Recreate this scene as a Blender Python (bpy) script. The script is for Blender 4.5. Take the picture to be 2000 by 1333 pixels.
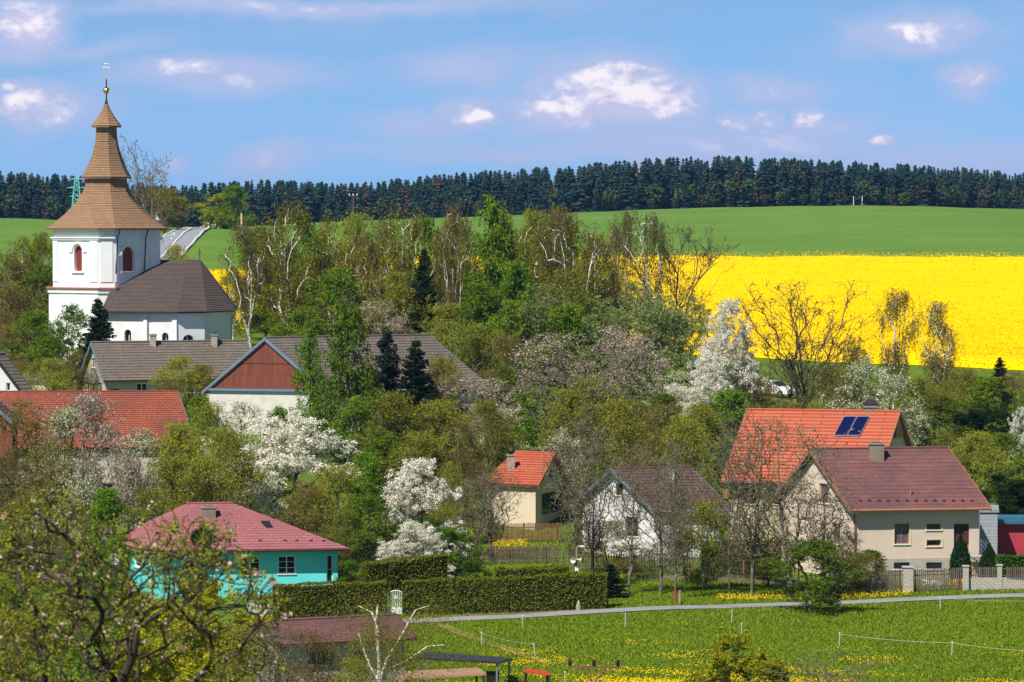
import bpy, math, random
import numpy as np
from mathutils import Vector
from mathutils.geometry import tessellate_polygon

for o in list(bpy.data.objects): bpy.data.objects.remove(o)
S = bpy.context.scene
COL = S.collection
# ------------------------------------------------------------------ camera
F = 8333.3; TILT = math.atan(236.5/F); cT, sT = math.cos(TILT), math.sin(TILT)
cd = bpy.data.cameras.new('camera'); cam = bpy.data.objects.new('camera', cd); COL.objects.link(cam)
cd.lens = 150; cd.sensor_width = 36; cd.clip_start = 0.5; cd.clip_end = 20000
cam.location = (0, 0, 0); cam.rotation_euler = (math.pi/2 - TILT, 0, 0)
cd.dof.use_dof = True; cd.dof.focus_distance = 300; cd.dof.aperture_fstop = 8.0
S.camera = cam
# ------------------------------------------------------------------ sun, sky, exposure
SUN = Vector((-0.50, -0.72, 1.10)).normalized()
sl = bpy.data.lights.new('sun', 'SUN'); sl.energy = 5.0; sl.angle = math.radians(0.5); sl.color = (1.0, 0.95, 0.87)
so = bpy.data.objects.new('sun', sl); COL.objects.link(so); so.rotation_euler = SUN.to_track_quat('Z', 'Y').to_euler()
S.view_settings.view_transform = 'Standard'; S.view_settings.look = 'None'
S.view_settings.exposure = 0.36; S.view_settings.gamma = 1.0; S.view_settings.use_curve_mapping = False

class NT:
    """tiny helper round a node tree"""
    def __init__(s, t): s.t = t; t.nodes.clear()
    def n(s, ty, **kw):
        k = s.t.nodes.new(ty)
        for a, b in kw.items(): setattr(k, a, b)
        return k
    def put(s, sock, v):
        if isinstance(v, bpy.types.NodeSocket): s.t.links.new(v, sock)
        elif v is not None: sock.default_value = v
    def math(s, op, a, b=None, c=None, clamp=False):
        k = s.n('ShaderNodeMath', operation=op, use_clamp=clamp)
        s.put(k.inputs[0], a); s.put(k.inputs[1], b)
        if c is not None: s.put(k.inputs[2], c)
        return k.outputs[0]
    def mix(s, f, a, b, bt='MIX'):
        k = s.n('ShaderNodeMix', data_type='RGBA', blend_type=bt)
        s.put(k.inputs[0], f); s.put(k.inputs[6], c4(a)); s.put(k.inputs[7], c4(b)); return k.outputs[2]
    def noise(s, vec, sc, det=4, rough=.55, dist=0):
        k = s.n('ShaderNodeTexNoise'); s.put(k.inputs['Vector'], vec); k.inputs['Scale'].default_value = sc
        k.inputs['Detail'].default_value = det; k.inputs['Roughness'].default_value = rough; k.inputs['Distortion'].default_value = dist
        return k.outputs['Fac']
    def ramp(s, f, a, b, x0=0., x1=1.):
        k = s.n('ShaderNodeMapRange'); s.put(k.inputs[0], f)
        for i, v in zip((1, 2, 3, 4), (x0, x1, a, b)): k.inputs[i].default_value = v
        return k.outputs[0]
    def comb(s, x, y, z):
        k = s.n('ShaderNodeCombineXYZ'); s.put(k.inputs[0], x); s.put(k.inputs[1], y); s.put(k.inputs[2], z); return k.outputs[0]
def c4(v):
    return tuple(v)+(1,) if isinstance(v, (tuple, list)) and len(v) == 3 else v

W_ = bpy.data.worlds.new('World'); S.world = W_; W_.use_nodes = True
w = NT(W_.node_tree)
tc = w.n('ShaderNodeTexCoord').outputs['Generated']
sx = w.n('ShaderNodeSeparateXYZ'); w.put(sx.inputs[0], tc)
sky = w.n('ShaderNodeTexSky', sky_type='NISHITA', sun_disc=False)
sky.sun_elevation = math.asin(SUN.z); sky.sun_rotation = math.atan2(SUN.x, SUN.y)
sky.altitude = 500; sky.air_density = 1.0; sky.dust_density = 0.3; sky.ozone_density = 2.0
up = w.comb(sx.outputs[0], sx.outputs[1], w.math('ADD', w.math('MULTIPLY', sx.outputs[2], 1.6), 0.20))
nrm = w.n('ShaderNodeVectorMath', operation='NORMALIZE'); w.put(nrm.inputs[0], up); w.put(sky.inputs[0], nrm.outputs[0])
ys = w.math('MAXIMUM', sx.outputs[1], 0.2)
U = w.math('DIVIDE', sx.outputs[0], ys); V = w.math('DIVIDE', sx.outputs[2], ys)
vec = w.comb(w.math('MULTIPLY', U, 40.), w.math('MULTIPLY', V, 62.), 0.)
n1 = w.noise(vec, 2.6, 7, .6, .3); n2 = w.noise(vec, .9, 3, .5)
vec2 = w.comb(w.math('MULTIPLY', U, 40.), w.math('MULTIPLY', V, 150.), 3.)
n3 = w.noise(vec2, .55, 5, .6)
w1 = w.noise(vec, .75, 4, .6); w2 = w.noise(w.comb(w.math('MULTIPLY_ADD', U, 40., 9.), w.math('MULTIPLY', V, 62.), 4.), .75, 4, .6)
UW = w.math('ADD', U, w.math('MULTIPLY', w.math('SUBTRACT', w1, .5), .030)); VW = w.math('ADD', V, w.math('MULTIPLY', w.math('SUBTRACT', w2, .5), .013))
# clouds as directions in the sky: (azimuth tangent, elevation tangent, half widths, density)
CL = [(1175,178,105,62,1.6),(1230,205,130,50,1.3),(1100,218,105,34,1.3),(1190,240,210,30,.85),(915,226,58,24,1.0),(1425,243,50,20,1.0),(1485,238,44,18,1.0),
 (1572,238,44,26,1.1),(1728,266,34,17,1.0),(1690,266,40,14,.5),(30,48,110,66,1.2),(85,208,120,48,1.0),(20,172,50,16,.75),(420,148,190,36,.78),
 (530,310,95,32,.66),(340,320,40,20,.6),(1790,55,130,44,.92),(1895,160,62,38,.95),(900,140,140,36,.55),(800,245,140,30,.5),
 (1510,190,130,32,.6),(1450,280,440,40,.62),(1850,305,340,40,.6),(560,8,460,26,.66),(1150,295,520,26,.5),(200,95,220,30,.45),(1560,255,160,30,.7),(1960,90,160,80,.18),(1640,330,300,24,.35)]
dens = None; sq = sy = None
for cx, cy, rx, ry, a in CL:
    dx = w.math('MULTIPLY_ADD', UW, F/rx, (1000-cx)/rx); dy = w.math('MULTIPLY_ADD', VW, F/ry, (cy-430)/ry)
    r2 = w.math('ADD', w.math('MULTIPLY', dx, dx), w.math('MULTIPLY', dy, dy))
    q = w.math('MULTIPLY', w.math('POWER', 2.718, w.math('MULTIPLY', r2, -1.1)), a)
    dens = q if dens is None else w.math('MAXIMUM', dens, q)
    q4 = w.math('MULTIPLY', q, q); qy = w.math('MULTIPLY', q4, dy); sq = q4 if sq is None else w.math('ADD', sq, q4); sy = qy if sy is None else w.math('ADD', sy, qy)
dn = w.math('ADD', dens, w.math('MULTIPLY', w.math('SUBTRACT', n1, .5), 2.6))
skyc0 = w.ramp(sx.outputs[2], 1., .42, .07, .45)
veil = w.ramp(w.math('ADD', w.math('MULTIPLY', dens, 1.25), w.math('MULTIPLY', w.math('SUBTRACT', n3, .5), .8)), 0, 1., .02, .55)
hard = w.ramp(dn, 0, 1, .40, 1.0)
hard2 = w.math('MULTIPLY', hard, w.ramp(dens, 0, 1, .50, .80))
nb = w.noise(w.comb(w.math('MULTIPLY_ADD', U, 40., .05), w.math('MULTIPLY_ADD', V, 62., .22), 0.), 2.6, 7, .6, .3)
hgt_ = w.math('DIVIDE', sy, w.math('ADD', sq, .001))
lit = w.ramp(w.math('ADD', hgt_, w.math('MULTIPLY', w.math('SUBTRACT', n1, nb), 6.)), 0, 1, -.45, .75)
skyc = w.mix(1.0, sky.outputs[0], (1.06, 1.24, 1.30), 'MULTIPLY')
base = w.mix(w.math('MULTIPLY', veil, .85), skyc, (3.7, 4.35, 6.5))
base = w.mix(hard2, base, w.mix(lit, (4.6, 4.7, 6.6), (7.9, 7.3, 7.8)))
base = w.mix(1.0, base, w.comb(skyc0, skyc0, skyc0), 'MULTIPLY')
bg = w.n('ShaderNodeBackground'); w.put(bg.inputs[0], base); bg.inputs[1].default_value = 0.10
w.put(w.n('ShaderNodeOutputWorld').inputs[0], bg.outputs[0])

# ------------------------------------------------------------------ pixel <-> place
def W(px, py, Y):
    a = (666.5-py)/F; Z = Y*(a*cT - sT)/(cT + a*sT)
    return Vector(((px-1000)/F*(Y*cT - Z*sT), Y, Z))
def WX(px, Y, Z): return (px-1000)/F*(Y*cT - Z*sT)

# ------------------------------------------------------------------ terrain table
DS = np.array([-150,0,40,100,150,190,212,240,262,285,300,345,365,400,420,560,700,950,1250,1350,2000,6000.])
near = [4,-1.9,-7,-15,-20.5,-22.9]
def col(z, py):  # z: from 212 to 400, py: from 420 on
    far = [W(1000, p, d).z for p, d in zip(py, DS[14:])]
    return near + z + far
LZ = [-23.6,-24,-24,-23.0,-20.5,-14.8,-12.6,-11.4]
CZ = [-23.2,-23.3,-23.2,-22.8,-21.0,-16.8,-15.6,-13.9]
RZ = [-23.,-23.,-23.,-22.8,-22.2,-18.,-16.3,-14.9]
COLS = {-1600:col(LZ,[655,565,490,442,430,440,440,436]), 0:col(LZ,[645,555,478,438,429,432,440,436]),
 250:col(LZ,[640,548,468,443,440,441,440,436]), 400:col(LZ,[640,538,449,450,448,448,444,436]), 600:col(LZ,[648,550,490,445,438,440,442,436]),
 1000:col(CZ,[690,588,503,450,423,426,440,436]), 1400:col([-23,-23,-23,-22.8,-22,-17.2,-15.6,-14.4],[702,592,503,446,408,411,432,434]),
 1700:col(RZ,[712,596,503,444,404,407,430,434]), 2000:col(RZ,[720,600,503,446,411,414,434,434]), 3600:col(RZ,[735,610,503,450,425,428,440,436])}
def pchip(x, y, xi):
    x = np.asarray(x, float); y = np.asarray(y, float); h = np.diff(x); d = np.diff(y)/h; m = np.zeros_like(y)
    m[0], m[-1] = d[0], d[-1]
    for i in range(1, len(x)-1):
        m[i] = 0 if d[i-1]*d[i] <= 0 else 2*d[i-1]*d[i]/(d[i-1]+d[i])
    k = np.clip(np.searchsorted(x, xi)-1, 0, len(x)-2); t = np.clip((xi-x[k])/h[k], 0, 1)
    return (2*t**3-3*t**2+1)*y[k] + (t**3-2*t**2+t)*h[k]*m[k] + (-2*t**3+3*t**2)*y[k+1] + (t**3-t**2)*h[k]*m[k+1]
dD = np.concatenate([np.arange(-150, 1400, 2.), np.arange(1400, 6001, 25.)]); cP = np.arange(-1600, 3601, 40.)
tmp = np.array([pchip(DS, COLS[c], dD) for c in sorted(COLS)])
TAB = np.array([pchip(sorted(COLS), tmp[:, j], cP) for j in range(len(dD))])   # [D, px]
def GZ(X, Y):
    X = np.asarray(X, float); Y = np.asarray(Y, float)
    p = np.where(Y > 120, 1000+F*X/np.maximum(Y, 120.), 1000.); p = np.clip(p, -1600, 3599.9)
    Yc = np.clip(Y, -150, 5999); j = np.clip(np.searchsorted(dD, Yc, side='right')-1, 0, len(dD)-2); tj = (Yc-dD[j])/(dD[j+1]-dD[j])
    i = np.clip(((p+1600)/40).astype(int), 0, len(cP)-2); ti = (p-cP[i])/40
    z = (TAB[j, i]*(1-ti)+TAB[j, i+1]*ti)*(1-tj) + (TAB[j+1, i]*(1-ti)+TAB[j+1, i+1]*ti)*tj
    return z + 0.12*np.sin(X*.23+Y*.11)*np.sin(Y*.17-X*.07)
def G(px, Y):
    z = -15.
    for _ in range(3): X = WX(px, Y, z); z = float(GZ(X, Y))
    return Vector((X, Y, z))
def PY(p):  # picture height of a world point
    return 666.5 - F*(p.y*sT+p.z*cT)/(p.y*cT-p.z*sT)

def G2(px, py):  # ground point seen at a picture position
    lo, hi = 190., 300.
    for _ in range(30):
        mD = (lo+hi)/2
        if PY(G(px, mD)) > py: lo = mD
        else: hi = mD
    return G(px, (lo+hi)/2)
def at(px, py): return (px, round(G2(px, py).y, 2))
# ------------------------------------------------------------------ materials
MATS = {}
def new_mat(name):
    m = bpy.data.materials.new(name); m.use_nodes = True; t = NT(m.node_tree)
    return m, t
def out(t, sh): t.put(t.n('ShaderNodeOutputMaterial').inputs[0], sh)
def princ(t, colr, rough=.8, spec=.3, metal=0, bump=None, bstr=.3, bdist=.02):
    p = t.n('ShaderNodeBsdfPrincipled'); t.put(p.inputs['Base Color'], c4(colr)); t.put(p.inputs['Roughness'], rough)
    p.inputs['Specular IOR Level'].default_value = spec; p.inputs['Metallic'].default_value = metal
    if bump is not None:
        b = t.n('ShaderNodeBump'); b.inputs['Strength'].default_value = bstr; b.inputs['Distance'].default_value = bdist
        t.put(b.inputs['Height'], bump); t.put(p.inputs['Normal'], b.outputs[0])
    return p.outputs[0]
def solid(name, c, rough=.7, spec=.3, metal=0, var=.18, sc=1.5, dirt=None):
    """plain paint or metal with mottling and stains"""
    if name in MATS: return MATS[name]
    m, t = new_mat(name); co = t.n('ShaderNodeTexCoord').outputs['Object']
    a = t.noise(co, sc, 5, .6); b = t.noise(co, sc*9, 3)
    f = t.math('ADD', t.math('MULTIPLY', a, .7), t.math('MULTIPLY', b, .3))
    cc = t.mix(t.ramp(f, 0, 1, .3, .7), tuple(x*(1-var) for x in c), tuple(min(1, x*(1+var*.6)) for x in c))
    if dirt: cc = t.mix(t.math('MULTIPLY', t.ramp(t.noise(co, sc*.6, 6, .7), 0, 1, .5, .75), .6), cc, dirt)
    out(t, princ(t, cc, rough, spec, metal, b, .25, .01)); MATS[name] = m; return m
def tile(name, c1, c2, gap, w_=.3, h_=.33, stain=None, samt=.5, mort=.03, rough=.8, sc=.35, off=.5, bstr=.5):
    """courses of tiles, shingles, bricks or boards, laid out in metres"""
    if name in MATS: return MATS[name]
    m, t = new_mat(name); uv = t.n('ShaderNodeUVMap').outputs[0]; co = t.n('ShaderNodeTexCoord').outputs['Object']
    b = t.n('ShaderNodeTexBrick'); t.put(b.inputs['Vector'], uv); b.offset = off
    for k, v in (('Color1', c4(c1)), ('Color2', c4(c2)), ('Mortar', c4(gap)), ('Scale', 1.), ('Mortar Size', mort), ('Mortar Smooth', .3), ('Bias', 0.), ('Brick Width', w_), ('Row Height', h_)):
        b.inputs[k].default_value = v
    cc = b.outputs['Color']
    n = t.noise(co, 6, 4, .7); cc = t.mix(t.math('MULTIPLY', t.ramp(n, 0, 1, .35, .7), .45), cc, tuple(x*.62 for x in c1))
    if stain: cc = t.mix(t.math('MULTIPLY', t.ramp(t.noise(co, sc, 6, .65, .4), 0, 1, .42, .68), samt), cc, stain)
    h = t.math('SUBTRACT', t.math('MULTIPLY', n, .3), b.outputs['Fac'])
    out(t, princ(t, cc, rough, .25, 0, h, bstr, .03)); MATS[name] = m; return m
def leafm(name, c1, c2, tr=.45, var=.25, hue=.02):
    if name in MATS: return MATS[name]
    m, t = new_mat(name); g = t.n('ShaderNodeNewGeometry'); oi = t.n('ShaderNodeObjectInfo')
    cc = t.mix(g.outputs['Random Per Island'], c1, c2)
    h = t.n('ShaderNodeHueSaturation'); t.put(h.inputs['Hue'], t.ramp(oi.outputs['Random'], .5-hue, .5+hue))
    t.put(h.inputs['Value'], t.ramp(t.math('FRACT', t.math('MULTIPLY', oi.outputs['Random'], 7.3)), 1-var, 1+var)); t.put(h.inputs['Color'], cc)
    d = t.n('ShaderNodeBsdfDiffuse'); t.put(d.inputs[0], h.outputs[0]); tl = t.n('ShaderNodeBsdfTranslucent'); t.put(tl.inputs[0], h.outputs[0])
    mx = t.n('ShaderNodeMixShader'); mx.inputs[0].default_value = tr; t.put(mx.inputs[1], d.outputs[0]); t.put(mx.inputs[2], tl.outputs[0])
    out(t, mx.outputs[0]); MATS[name] = m; return m
def barkm(name, c1, c2, sc=6., birch=False):
    if name in MATS: return MATS[name]
    m, t = new_mat(name); co = t.n('ShaderNodeTexCoord').outputs['Object']
    mp = t.n('ShaderNodeMapping'); t.put(mp.inputs[0], co); mp.inputs['Scale'].default_value = (1, 1, 3.) if birch else (1, 1, .35)
    n = t.noise(mp.outputs[0], sc, 4, .6)
    cc = t.mix(t.ramp(n, 0, 1, .36 if not birch else .56, .62 if not birch else .64), c1, c2)
    out(t, princ(t, cc, .9, .15, 0, n, .4, .02)); MATS[name] = m; return m

def glass(): return solid('glass', (.018, .022, .03), .08, .5, 0, .2)
WHITE = lambda: solid('white paint', (.78, .78, .77), .5, .3, 0, .06)
# ------------------------------------------------------------------ mesh builders
ORG = {}
def finish(o, label=None, cat=None, group=None, kind=None):
    for k, v in (('label', label), ('category', cat), ('group', group), ('kind', kind)):
        if v: o[k] = v
    return o
def thing(name, label, cat, loc, group=None):
    o = bpy.data.objects.new(name, None); COL.objects.link(o); o.location = loc; o.empty_display_size = .5
    ORG[o.name] = Vector(loc); return finish(o, label, cat, group)
class MB:
    def __init__(s): s.v = []; s.f = []; s.uv = []
    def face(s, pts, uv=None):
        pts = [Vector(p) for p in pts]; i = len(s.v); s.v += pts; s.f.append(list(range(i, i+len(pts))))
        if uv is None:
            n = Vector((0, 0, 0))
            for k in range(len(pts)):
                a, b = pts[k], pts[(k+1) % len(pts)]; n += Vector(((a.y-b.y)*(a.z+b.z), (a.z-b.z)*(a.x+b.x), (a.x-b.x)*(a.y+b.y)))
            if n.length < 1e-12: n = Vector((0, 0, 1))
            n.normalize()
            if n.y > 0 and abs(n.z) < .95: n = -n
            t = Vector((0, 0, 1)).cross(n)
            t = t.normalized() if t.length > .05 else Vector((1, 0, 0)); b = n.cross(t)
            uv = [(p.dot(t), p.dot(b)) for p in pts]
        s.uv += uv
    def hexa(s, c):  # 8 corners: bottom 4 then top 4
        for q in ((0,1,2,3),(4,5,6,7),(0,1,5,4),(1,2,6,5),(2,3,7,6),(3,0,4,7)): s.face([c[k] for k in q])
    def box(s, lo, hi):
        x0,y0,z0 = lo; x1,y1,z1 = hi
        s.hexa([(x0,y0,z0),(x1,y0,z0),(x1,y1,z0),(x0,y1,z0),(x0,y0,z1),(x1,y0,z1),(x1,y1,z1),(x0,y1,z1)])
    def tube(s, a, b, r, r2=None, n=8, cap=True):
        a, b = Vector(a), Vector(b); r2 = r if r2 is None else r2; d = (b-a).normalized()
        u = d.orthogonal().normalized(); v = d.cross(u)
        A = [a+(u*math.cos(k*2*math.pi/n)+v*math.sin(k*2*math.pi/n))*r for k in range(n)]
        B = [b+(u*math.cos(k*2*math.pi/n)+v*math.sin(k*2*math.pi/n))*r2 for k in range(n)]
        for k in range(n): s.face([A[k], A[(k+1) % n], B[(k+1) % n], B[k]])
        if cap: s.face(A); s.face(B)
    def path(s, pts, r, n=6):
        for a, b in zip(pts, pts[1:]): s.tube(a, b, r, r, n)
    def lathe(s, c, prof, n=16):
        c = Vector(c)
        for (r0, z0), (r1, z1) in zip(prof, prof[1:]):
            for k in range(n):
                a0, a1 = 2*math.pi*k/n, 2*math.pi*(k+1)/n
                s.face([c+Vector((r0*math.cos(a0), r0*math.sin(a0), z0)), c+Vector((r0*math.cos(a1), r0*math.sin(a1), z0)),
                        c+Vector((r1*math.cos(a1), r1*math.sin(a1), z1)), c+Vector((r1*math.cos(a0), r1*math.sin(a0), z1))])
    def mesh(s, org, name):
        me = bpy.data.meshes.new(name); me.from_pydata([tuple(p-org) for p in s.v], [], s.f)
        u = me.uv_layers.new(name='UVMap'); u.data.foreach_set('uv', [c for p in s.uv for c in p]); return me
    def part(s, name, m, parent, label=None):
        if not s.f: return None
        r = parent
        while r.parent: r = r.parent
        o = bpy.data.objects.new(name, s.mesh(ORG[r.name], name)); COL.objects.link(o); o.parent = parent; o.data.materials.append(m)
        if label: o['label'] = label
        return o
    def single(s, name, m, label, cat, org=None, group=None, kind=None):
        if org is None:
            org = Vector((sum(p.x for p in s.v)/len(s.v), sum(p.y for p in s.v)/len(s.v), min(p.z for p in s.v)))
        o = bpy.data.objects.new(name, s.mesh(org, name)); COL.objects.link(o); o.location = org; o.data.materials.append(m)
        ORG[o.name] = org; return finish(o, label, cat, group, kind)
def np_mesh(name, V, Fq, smooth=False):
    """fast mesh from arrays; Fq has shape (n, 3 or 4)"""
    me = bpy.data.meshes.new(name); nf, k = Fq.shape
    me.vertices.add(len(V)); me.vertices.foreach_set('co', np.asarray(V, np.float32).ravel())
    me.loops.add(nf*k); me.loops.foreach_set('vertex_index', Fq.astype(np.int32).ravel())
    me.polygons.add(nf); me.polygons.foreach_set('loop_start', np.arange(0, nf*k, k, dtype=np.int32))
    me.polygons.foreach_set('loop_total', np.full(nf, k, np.int32))
    me.polygons.foreach_set('use_smooth', np.full(nf, smooth)); me.update(); me.validate(); return me
def np_obj(name, me, m, parent=None, loc=None):
    o = bpy.data.objects.new(name, me); COL.objects.link(o)
    if not me.materials: me.materials.append(m)
    if parent: o.parent = parent
    if loc is not None: o.location = loc
    return o
def quads(C, A, B):
    """rhombus leaves: centre, half axes"""
    V = np.stack([C-A, C-B, C+A, C+B], 1).reshape(-1, 3); return V, np.arange(len(V)).reshape(-1, 4)
def unit(a): return a/np.maximum(np.linalg.norm(a, axis=1, keepdims=True), 1e-9)

# ------------------------------------------------------------------ the ground
def sheet(name, m, rows, xs, dz, label=None, kind='structure', fn=GZ, smooth=True):
    """heightfield from rows of Y and, per row, X positions"""
    X = np.array([xs(y) for y in rows]); Y = np.repeat(np.array(rows, float)[:, None], X.shape[1], 1)
    Z = fn(X, Y)+dz; V = np.stack([X, Y, Z], -1).reshape(-1, 3); nr, nc = X.shape
    i = np.arange(nr*nc).reshape(nr, nc); Q = np.stack([i[:-1, :-1], i[:-1, 1:], i[1:, 1:], i[1:, :-1]], -1).reshape(-1, 4)
    return finish(np_obj(name, np_mesh(name, V, Q, smooth), m), label, None, None, kind)
m, t = new_mat('grass ground'); co = t.n('ShaderNodeTexCoord').outputs['Object']
a = t.noise(co, .12, 5, .6); b = t.noise(co, 1.4, 6, .7); c = t.noise(co, 11, 3, .6)
cc = t.mix(t.ramp(a, 0, 1, .35, .65), (.085, .155, .012), (.15, .23, .018)); cc = t.mix(t.math('MULTIPLY', t.ramp(b, 0, 1, .45, .7), .6), cc, (.17, .20, .035))
cc = t.mix(t.math('MULTIPLY', t.ramp(c, 0, 1, .4, .7), .5), cc, (.03, .08, .01))
out(t, princ(t, cc, .95, .1, 0, t.math('ADD', b, c), .6, .12)); GM = m
k = np.linspace(-1, 1, 420); k = .12*k+.88*k**3
rows = list(np.arange(-150, 190, 8.)) + list(np.arange(190, 430, 1.5)) + list(np.arange(430, 1400, 8.)) + list(np.arange(1400, 6001, 200.))
sheet('ground', GM, rows, lambda y: k*(abs(y)*.62+60), 0., 'grassy village slope rising to fields')
# far green crop field
m, t = new_mat('young crop'); co = t.n('ShaderNodeTexCoord').outputs['Object']
mp = t.n('ShaderNodeMapping'); t.put(mp.inputs[0], co); mp.inputs['Scale'].default_value = (1, .8, 1); mp.inputs['Rotation'].default_value = (0, 0, .05)
a = t.noise(mp.outputs[0], .018, 6, .65); mp2 = t.n('ShaderNodeMapping'); t.put(mp2.inputs[0], co); mp2.inputs['Scale'].default_value = (.25, 1, 1); b = t.noise(mp2.outputs[0], .22, 6, .75)
c = t.noise(co, 1.2, 3, .7)
cc = t.mix(t.ramp(a, 0, 1, .35, .65), (.095, .19, .022), (.13, .235, .032)); cc = t.mix(t.math('MULTIPLY', t.ramp(b, 0, 1, .42, .62), .60), cc, (.065, .14, .018))
cc = t.mix(t.math('MULTIPLY', t.ramp(c, 0, 1, .4, .7), .25), cc, (.2, .33, .05))
out(t, princ(t, cc, .95, .1, 0, t.math('ADD', b, c), .5, .3)); CROP = m
def fan(p0, p1, n): return lambda y: (np.linspace(p0, p1, n)-1000)/F*y
sheet('crop_field', CROP, list(np.arange(545, 1300, 6.)), fan(-1500, 3500, 300), .25, 'smooth green field of young crop below the dark forest')
# rapeseed
def rape_top(px): return np.interp(px, [-1600, 380, 560, 720, 900, 3600], [545, 545, 568, 655, 678, 678.])
def rape_bot(px): return np.interp(px, [-1600, 400, 1000, 1350, 1352, 1700, 2000, 3600], [418, 418, 425, 428, 424, 420, 417, 415.])
m, t = new_mat('rapeseed blossom'); co = t.n('ShaderNodeTexCoord').outputs['Object']
mp = t.n('ShaderNodeMapping'); t.put(mp.inputs[0], co); mp.inputs['Scale'].default_value = (.12, 1, .6)
a = t.noise(mp.outputs[0], .30, 6, .7); b = t.noise(co, 3.5, 4, .7); cN = t.noise(co, .9, 4, .7)
cc = t.mix(t.ramp(b, 0, 1, .3, .7), (.78, .50, .0), (.88, .61, .0))
g1 = t.math('MULTIPLY', t.ramp(a, 0, 1, .50, .66), t.ramp(cN, 0, 1, .45, .62)); cc = t.mix(t.math('MULTIPLY', g1, .9), cc, (.35, .30, .01))
out(t, princ(t, cc, 1., .0, 0, t.math('ADD', b, a), .5, .25)); RAPE = m
pxs = np.linspace(380, 3400, 900); tt = np.linspace(0, 1, 190)**1.15
b0, b1 = rape_bot(pxs), rape_top(pxs); Y = b0[None]+(b1-b0)[None]*tt[:, None]; X = (pxs[None]-1000)/F*Y
rng = np.random.default_rng(5); H = 1.0+.05*rng.random(Y.shape)+.12*np.sin(X*.7+Y*.31)*np.sin(Y*.45)
H[0] = .05; H[1] = .9; H[-1] = .05
Z = GZ(X, Y)+H; V = np.stack([X, Y, Z], -1).reshape(-1, 3); i = np.arange(Y.size).reshape(Y.shape)
Q = np.stack([i[:-1, :-1], i[:-1, 1:], i[1:, 1:], i[1:, :-1]], -1).reshape(-1, 4)
# loose flower heads along the canopy
n = 60000; p = rng.uniform(380, 2500, n); q = rng.random(n)**1.5; y = rape_bot(p)+(rape_top(p)-rape_bot(p))*q; x = (p-1000)/F*y
z = GZ(x, y)+1.1+.16*rng.random(n); near_ = q < .02; z[near_] -= rng.random(near_.sum())*1.0
n3 = 3000; p3 = rng.uniform(700, 2500, n3); y3 = rape_top(p3)-rng.random(n3)*2; x3 = (p3-1000)/F*y3
C = np.concatenate([np.stack([x, y, z], 1), np.stack([x3, y3, GZ(x3, y3)+1.1+.7*rng.random(n3)**2], 1)])
A = unit(rng.normal(size=C.shape))*.10; B = unit(np.cross(A, rng.normal(size=C.shape)))*.08
V2, Q2 = quads(C, A, B)
finish(np_obj('rapeseed_field', np_mesh('rapeseed_field', np.concatenate([V, V2]), np.concatenate([Q, Q2+len(V)])), RAPE), 'bright yellow rapeseed field in full bloom across the slope', None, None, 'stuff')

# roads: strips along a line of (px, D)
def strip(name, m, line, wd, dz, label, kind='structure', n=12, cat=None):
    P = [G(a, b) for a, b in line]; Q = []
    for a, b in zip(P, P[1:]):
        for k in range(n): Q.append(a+(b-a)*k/n)
    Q.append(P[-1]); L = []; R = []
    for k, p in enumerate(Q):
        d = (Q[min(k+1, len(Q)-1)]-Q[max(k-1, 0)]); d.z = 0; d.normalize(); nn = Vector((d.y, -d.x, 0))
        for s_, lst in ((-1, L), (1, R)):
            o_ = p+nn*(wd[0] if s_ < 0 else wd[1]); o_.z = float(GZ(o_.x, o_.y))+dz; lst.append(o_)
    mb = MB()
    for k in range(len(Q)-1): mb.face([L[k], R[k], R[k+1], L[k+1]])
    return mb.single(name, m, label, cat, Vector((0, 0, 0)), None, kind)
ASPH = solid('asphalt', (.27, .27, .27), .9, .2, 0, .25, .8); DIRT = solid('verge soil', (.22, .16, .08), .95, .1, 0, .4, 1.2, (.12, .14, .04))
LANE = [at(600, 1222), at(730, 1218), at(850, 1213), at(1000, 1206), at(1200, 1194), at(1400, 1187), at(1560, 1181), at(1750, 1173), at(2000, 1164), at(2500, 1155)]
strip('lane', ASPH, LANE, (-1.05, 1.05), .05, 'narrow grey asphalt lane between hedge and meadow')
strip('trodden_path', solid('dry trodden grass', (.24, .19, .06), .95, .1, 0, .4, 1.2, (.14, .18, .04)), [at(862, 1222), at(930, 1250), at(1000, 1272), at(1085, 1300)], (-.35, .35), .06, 'dry trodden path crossing the meadow below the lane')
strip('verge', DIRT, [at(540, 1215), at(850, 1207), at(1000, 1199), at(1190, 1190)], (-.45, .45), .03, 'bare soil strip at the foot of the long hedge')
HROAD = solid('worn asphalt', (.26, .27, .30), .85, .2, 0, .15, .3); PAINT = solid('road paint', (.75, .75, .73), .7)
def GP(px, D): return G(px, D)
road = [(225, 480), (262, 540), (300, 590), (340, 640), (372, 690), (392, 730), (405, 790)]
strip('road', HROAD, road, (-3.3, 3.3), .45, 'grey country road climbing over the crest behind the church')
for dx in (-3.0, 0, 3.0):
    strip('road_marking', PAINT, road, (dx-.10, dx+.10), .49, 'white line painted along the country road')

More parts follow.
